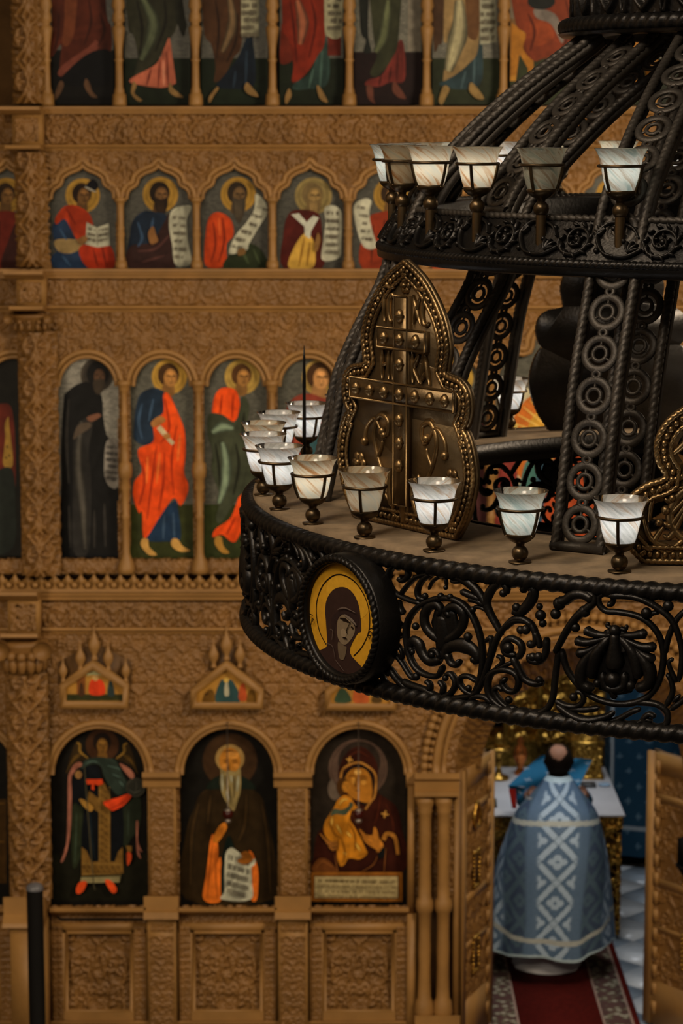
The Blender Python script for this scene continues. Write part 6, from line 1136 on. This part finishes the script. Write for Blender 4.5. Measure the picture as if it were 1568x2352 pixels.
x, y = on_altar(1131, 1852); tag(MB().box((x - .03, y - .05, 1.0), (x + .03, y + .05, 1.05)).build('dark_box', mat('box_lacquer', (.05, .045, .03), .4), None, smooth=False), 'small dark box at the left front corner of the altar', 'box')
gs = empty('gilded_screen', (1.5, 20.6, 0)); tag(gs, 'tall gilded screen with dark niches behind the altar', 'screen')
MB().box((.3, 20.62, 0), (2.35, 20.75, 2.0)).build('frame', M['gold'], gs, smooth=False); gold_panel('embossed_panel', (.3, 20.61), (2.35, 20.61), .9, 2.0, (0, -1), .34, .05, gs, .012)
for x0, x1, z0, z1 in ((.95, 1.22, 1.02, 1.33), (1.30, 1.40, 1.05, 1.30)): MB().box((x0, 20.53, z0), (x1, 20.60, z1)).build('niche_shade_box', M['black'], gs, smooth=False)  # solid black boxes imitate the darkness inside open niches
for x in (.92, 1.25, 1.43, 1.72): MB().lathe([(.03, .9), (.03, 1.35), (.045, 1.38), (.02, 1.42), (.035, 1.5), (.0, 1.6)], (x, 20.5, 0), 12, cap=False).build('gilt_column', M['gold'], gs)
# stand draped in blue cloth
def vcol(o, C, name='paint'):
    at = o.data.color_attributes.new(name, 'FLOAT_COLOR', 'POINT'); C = np.concatenate([C, np.zeros((len(C), 1))], 1).astype(np.float32); at.data.foreach_set('color', C.ravel()); return o
M['cloth'] = mat_attr('woven_cloth', .75, .12, 70); M['brocade'] = mat_attr('silver_brocade', .42, .15, 90); M['skin'] = mat_attr('skin_and_hair', .5, .1, 40)
def crosses(U, V, pu, pv, s_):
    a = np.abs((U / pu + np.where((np.floor(V / pv) % 2) > 0, .5, 0)) % 1 - .5) * pu; b = np.abs((V / pv) % 1 - .5) * pv
    return ((a < s_ * .22) & (b < s_)) | ((b < s_ * .22) & (a < s_))
bx0, bx1 = 2.26, 2.62; r = empty('draped_stand', (2.44, 20.0, 0)); tag(r, 'tall stand draped in deep blue cloth with pale crosses beside the altar', 'stand')
per = [(bx0, 20.25), (bx0, 19.85), (bx1, 19.80), (bx1 + .25, 19.9), (bx1 + .25, 20.3)]; pl = respace(np.array(per), .012, False); zz = np.linspace(.10, 1.62, 130)
U, Z = np.meshgrid(np.arange(len(pl)) * .012, zz); wv = .016 * np.sin(U * 26) * (1.7 - Z) / 1.6
G_ = np.stack([pl[None, :, 0] - wv * .5, pl[None, :, 1] + wv, Z], -1); o = MB().grid(G_).build('blue_cloth', M['cloth'], r)
C = np.tile(np.array([[.012, .045, .080]]), (U.size, 1)); C[crosses(U, Z, .16, .13, .026).ravel()] = (.10, .17, .22); C[((Z > .33) & (Z < .36)).ravel()] = (.26, .30, .32); C[(np.abs(U - .42) < .012).ravel()] = (.3, .33, .34); vcol(o, C)
MB().box((bx0 + .02, 19.86, 1.60), (bx1 + .23, 20.3, 1.63)).build('top_board', mat('lit_blue_top', (.05, .14, .20), .7), r, smooth=False); MB().box((bx0 + .06, 19.95, 0), (bx1 + .18, 20.22, 1.6)).build('body', M['black'], r, smooth=False)  # top board a lighter blue: the light it catches is in the colour
# ------------------------------------------------------------------ royal doors, standing open
def door(name, A, B, hgt, sgn, label):
    A, B = np.array(A, float), np.array(B, float); L = np.linalg.norm(B - A); d = (B - A) / L; n = np.array([d[1], -d[0]]) * sgn
    def mp(V): return np.stack([A[0] + d[0] * V[:, 0] + n[0] * V[:, 1], A[1] + d[1] * V[:, 0] + n[1] * V[:, 1], V[:, 2]], 1)
    r = MB().box((0, -.02, .02), (L, .02, hgt)).xf(mp).build(name, M['wood'], None, smooth=False); tag(r, label, 'door', kind='structure')
    mb = MB(); mb.box((0, .02, .02), (.07, .04, hgt)); mb.xf(mp).build('stile', M['wood_hi'], r, smooth=False); mb = MB(); mb.box((L - .07, -.035, .02), (L, .045, hgt)); mb.xf(mp).build('stile', M['wood_hi'], r, smooth=False)
    for z0, z1 in ((.02, .34), (hgt - .14, hgt), (hgt - .34, hgt - .28), (1.02, 1.08), (.70, .74)): MB().box((.07, .02, z0), (L - .07, .038, z1)).xf(mp).build('rail', M['wood_hi'], r, smooth=False)
    nx, nz = int(L / .008), int(hgt / .008); U, Z = np.meshgrid(np.linspace(.07, L - .07, nx), np.linspace(.34, hgt - .14, nz)); H = sample('field', U / .3, Z / .3) * .014
    MB().add(mp(np.stack([U, .021 + H, Z], -1).reshape(-1, 3)), Q=np.stack([np.arange(nx * nz).reshape(nz, nx)[:-1, :-1], np.arange(nx * nz).reshape(nz, nx)[:-1, 1:], np.arange(nx * nz).reshape(nz, nx)[1:, 1:], np.arange(nx * nz).reshape(nz, nx)[1:, :-1]], -1).reshape(-1, 4)).build('carved_panel', M['wood'], r)
    for k in range(14): z = .10 + k * .132; MB().box((L - .12, .03, z), (L - .075, .046, z + .09)).xf(mp).build('dentil', M['wood_hi'], r, smooth=False)
    c = L * .42; t = np.linspace(0, 2 * PI, 30, endpoint=False); ov = np.stack([c + .055 * np.cos(t) * (1 - .35 * np.sin(t)), np.full(30, .045), 1.60 + .085 * np.sin(t)], 1)
    mb = MB(); mb.tube(ov, .014, 8, True, up=(0, 1, 0)); mb.xf(mp).build('gilt_drop_frame', M['gold'], r); mb = MB(); mb.ball((c, .03, 1.595), .05, 12, 8, (.8, .35, 1.3)); mb.xf(mp).build('ruby_drop', M['redgold'], r)
    for z in (1.22, .62):
        mb = MB(); q_ = [(c - .055, .045, z - .12), (c + .055, .045, z - .12), (c + .055, .045, z + .12), (c - .055, .045, z + .12)]
        for i in range(4):
            p, q2 = np.array(q_[i]), np.array(q_[(i + 1) % 4])
            for f in np.linspace(0, 1, 9): mb.ball(tuple(p + (q2 - p) * f), .014, 8, 6)
        mb.xf(mp).build('gilt_bead_frame', M['gold'], r); mb = MB(); mb.box((c - .045, .022, z - .11), (c + .045, .034, z + .11)); mb.xf(mp).build('dark_insert', M['wood_dk'], r, smooth=False)
    return r, mp, c
x1, _ = W(1050, 2000, 15.62); x2, _ = W(1120, 2000, 16.2); x3, _ = W(1672, 2000, 15.62); x4, _ = W(1492, 2000, 16.2)
door('door_1', (x1, 15.62), (x2, 16.2), 1.96, 1, 'left leaf of the carved royal doors, swung inward'); r2, mp2, c2 = door('door_2', (x3, 15.62), (x4, 16.2), 1.96, -1, 'right leaf of the carved royal doors, swung inward')
mb = MB(); mb.box((c2 - .05, .06, 1.26), (c2 + .05, .12, 1.44)); mb.lathe([(.06, 1.24), (.07, 1.26), (.03, 1.20), (.0, 1.16)], (c2, .09, 0), 12, cap=False); mb.xf(mp2).build('black_lock_case', M['black'], r2, smooth=False)
# ------------------------------------------------------------------ the priest, seen from behind
PX, PY = 1.532, 17.36
def rings(spec, n=48):
    """spec: (z, half width, half depth, y shift)"""
    a = np.linspace(0, 2 * PI, n, endpoint=False); S_ = catmull(np.array(spec, float), 4)
    return np.stack([PX + S_[:, 1:2] * np.cos(a), PY + S_[:, 3:4] + S_[:, 2:3] * np.sin(a), S_[:, :1] + 0 * a], -1), S_
body = [(1.655, .004, .004, .17), (1.648, .052, .056, .165), (1.62, .084, .092, .16), (1.575, .099, .112, .155), (1.52, .097, .112, .15), (1.47, .085, .094, .145), (1.435, .056, .062, .13), (1.40, .055, .058, .11), (1.36, .10, .075, .09), (1.32, .185, .10, .08), (1.22, .20, .125, .06), (1.0, .175, .12, .03), (.85, .185, .125, .0), (.5, .15, .12, 0), (.08, .11, .10, 0), (.02, .10, .10, 0)]
P_, S_ = rings(body, 40); mb = MB()
a = np.linspace(0, 2 * PI, 40, endpoint=False); zc_ = P_[..., 2]
nose = np.exp(-((zc_ - 1.525) / .022) ** 2) * np.exp(-((np.cos(a - PI / 2)[None] - 1) / .03) ** 2) * .022; P_[..., 1] += nose
ear = np.exp(-((zc_ - 1.53) / .03) ** 2) * (np.exp(-((np.abs(np.cos(a))[None] - 1) / .02) ** 2)) * .016; P_[..., 0] += ear * np.sign(np.cos(a))[None]
mb.grid(P_[::-1], cv=True); ntor = P_.shape[0] * 40
rad = []
for s_ in (-1, 1):       # arms reaching forward to the cloth, each with five fingers
    mb.tube(catmull([(PX + s_ * .17, PY + .09, 1.31), (PX + s_ * .24, PY + .20, 1.22), (PX + s_ * .22, PY + .30, 1.20), (PX + s_ * .17, PY + .37, 1.22)], 6), np.linspace(.055, .030, 19), 10)
    hx, hy, hz = PX + s_ * .165, PY + .40, 1.22; mb.ball((hx, hy, hz), .04, 10, 8, (.9, 1.1, .45))
    for k in range(4): x_ = hx + (k - 1.5) * .019; l_ = (.055, .068, .062, .048)[k]; mb.tube(catmull([(x_, hy + .03, hz), (x_, hy + .03 + l_ * .55, hz + .004), (x_, hy + .03 + l_, hz - .015)], 4), .0085, 7)
    mb.tube(catmull([(hx - s_ * .03, hy, hz), (hx - s_ * .055, hy + .03, hz - .004), (hx - s_ * .06, hy + .055, hz - .012)], 4), .0095, 7)
mb.xf(lambda V: V + np.stack([.085 * np.clip((V[:, 2] - .2) / 1.3, 0, 1) ** 1.15, 0 * V[:, 0], 0 * V[:, 0]], 1))
person = mb.build('person', M['skin'], None); tag(person, 'balding person in a pale blue brocade cape, back turned, bending over the altar', 'person')
V = np.zeros(len(person.data.vertices) * 3); person.data.vertices.foreach_get('co', V); V = V.reshape(-1, 3); V[:, 0] -= .085 * np.clip((V[:, 2] - .2) / 1.3, 0, 1) ** 1.15
C = np.tile(np.array([[.42, .21, .13]]), (len(V), 1)); hd = V[:, 2] > 1.40; ang = np.arctan2(V[:, 1] - (PY + .16), V[:, 0] - PX)
bald = ((V[:, 0] - PX + .01) / .06) ** 2 + ((V[:, 1] - (PY + .09)) / .085) ** 2 + ((V[:, 2] - 1.625) / .062) ** 2 < 1
arm = (V[:, 1] > PY + .10) & (V[:, 1] < PY + .36) & (V[:, 2] < 1.345) & (V[:, 2] > 1.12) & (np.abs(V[:, 0] - PX) > .10); C[arm] = (.02, .11, .21)
hair = hd & (V[:, 2] > 1.425) & ((V[:, 1] < PY + .20) | (V[:, 2] < 1.49)) & ~bald & ~((V[:, 1] > PY + .19) & (V[:, 2] > 1.485)); C[hair] = (.014, .009, .006); vcol(person, C)
# white alb
AL = [(1.30, .16, .12, .06), (.9, .21, .16, .0), (.4, .215, .19, 0), (.06, .25, .245, 0), (.016, .255, .25, 0)]
Pg, _ = rings(AL, 60); a = np.linspace(0, 2 * PI, 60, endpoint=False); w_ = 1 + .035 * np.sin(a * 7 + .6); Pg[..., 0] = PX + (Pg[..., 0] - PX) * w_; MB().grid(Pg[::-1], cv=True).build('white_alb', M['linen'], person)
# brocade cape
CPE = [(1.445, .078, .085, .115), (1.43, .092, .095, .10), (1.385, .130, .125, .075), (1.30, .205, .18, .045), (1.18, .300, .25, .02), (1.0, .362, .305, .0), (.80, .412, .345, -.01), (.50, .462, .385, -.01), (.30, .485, .405, -.01), (.185, .498, .415, -.01)]
n = 420; a = np.linspace(0, 2 * PI, n, endpoint=False); S_ = catmull(np.array(CPE), 26); m_ = len(S_)
sv = np.concatenate([[0], np.cumsum(np.hypot(np.diff(S_[:, 0]), np.diff(S_[:, 2])))]); A, Vv = np.meshgrid(a, sv); t = Vv / sv[-1]
fold = 1 + .030 * t ** 1.5 * (np.sin(A * 9 + .7) + .5 * np.sin(A * 17 + 2.0)) ; hem = -.022 * t ** 6 * np.sin(A * 5 + 1.2) + .05 * t ** 5 * np.cos(A) ** 2
Pc = np.stack([PX + S_[:, 1:2] * np.cos(A) * fold, PY + S_[:, 3:4] + S_[:, 2:3] * np.sin(A) * fold, S_[:, :1] + hem], -1)
Pc[..., 0] += .085 * np.clip((Pc[..., 2] - .2) / 1.3, 0, 1) ** 1.15
cape = MB().grid(Pc[::-1], cv=True).build('brocade_cape', M['brocade'], person); tag(cape, 'pale blue cape woven with silver crosses and lattice')
th = (A + PI / 2 + PI) % (2 * PI) - PI; u = th * (.12 + .30 * np.clip(t * 1.25, 0, 1)); v = Vv
base = np.zeros(A.shape + (3,)); base[:] = alb(80, 95, 118)
col_d = alb(52, 60, 80); col_l = alb(150, 160, 178); col_b = alb(72, 90, 116)
wc = np.clip((.118 - np.abs(u)) / .02, 0, 1); ws = np.clip((.09 - np.abs(np.abs(u) - .45)) / .03, 0, 1); wd_ = np.clip((.10 - np.abs(np.abs(u) - .27)) / .03, 0, 1)
base += (col_d - base) * (wd_ * .9)[..., None]; base += (col_b - base) * (wc * .5)[..., None]
p_ = u / .225 + .5; q_ = v / .30
d1 = np.abs((p_ + q_) % 1 - .5); d2 = np.abs((p_ - q_) % 1 - .5); latt = ((d1 > .40) | (d2 > .40))
lx = ((p_ + q_) % 1 - .5); ly = ((p_ - q_) % 1 - .5); gx, gy = (lx + ly) * .1125, (lx - ly) * .15; rr_ = np.hypot(gx, gy); an = np.arctan2(gy, gx); quat = (rr_ < .054 * (.62 + .38 * np.abs(np.cos(2 * an)))) & (rr_ > .010)
edge = ((d1 > .365) & (d1 <= .40)) | ((d2 > .365) & (d2 <= .40))
lm = np.clip(wc + ws, 0, 1); base += (col_l - base) * ((latt | quat) * lm * .9)[..., None]; base += (alb(40, 62, 84) - base) * (edge * lm * .6)[..., None]
base += (alb(76, 92, 104) - base) * ((latt | quat) * wd_ * .6)[..., None]
rib_ = (np.abs(S_[:, :1] + 0 * A - (1.165 - .03 * np.cos(A) ** 2)) < .018) | (np.abs(S_[:, :1] + 0 * A - (.315 + .14 * np.cos(A) ** 4)) < .018); base[rib_] = alb(150, 146, 142); base[t > .985] = alb(150, 160, 168); base[t < .03] = alb(160, 170, 180)
vcol(cape, base[::-1].reshape(-1, 3))
# blue veil held up before the altar
r = empty('blue_veil', (1.50, 17.95, 1.05)); tag(r, 'bright blue cloth with small white crosses held up before the altar', 'cloth')
def sheet(name, TL, TR, BL, BR, col, cr, wob, th=.006):
    c = [np.array(W3(*p)) for p in (TL, TR, BL, BR)]; s_, t = np.meshgrid(np.linspace(0, 1, 60), np.linspace(0, 1, 40))
    P = (c[0] * (1 - s_[..., None]) + c[1] * s_[..., None]) * (1 - t[..., None]) + (c[2] * (1 - s_[..., None]) + c[3] * s_[..., None]) * t[..., None]
    P[..., 1] += wob * np.sin(s_ * 7 + t * 4); P[..., 2] += wob * .5 * np.sin(s_ * 9 + 1)
    mb = MB(); mb.grid(P); mb.grid(P + np.array([0, th, -th * .3])); o = mb.build(name, M['cloth'], r)
    C = np.tile(np.array([col]), (s_.size, 1)); L = np.linalg.norm(c[1] - c[0]); K = np.linalg.norm(c[2] - c[0])
    if cr: C[crosses(s_ * L, t * K, .15, .11, .022).ravel()] = (.34, .44, .52)
    vcol(o, np.concatenate([C, C]))
BL_ = (.022, .16, .30)
sheet('veil_cloth', (1243, 1737, 18.06), (1361, 1745, 18.06), (1166, 1806, 17.93), (1326, 1808, 17.93), BL_, True, .018); sheet('hanging_corner', (1166, 1806, 17.93), (1248, 1806, 17.93), (1196, 1858, 17.90), (1232, 1850, 17.90), (.018, .12, .24), True, .015); sheet('red_lining', (1168, 1812, 17.87), (1184, 1812, 17.87), (1176, 1857, 17.84), (1186, 1857, 17.84), (.42, .02, .012), False, .004)
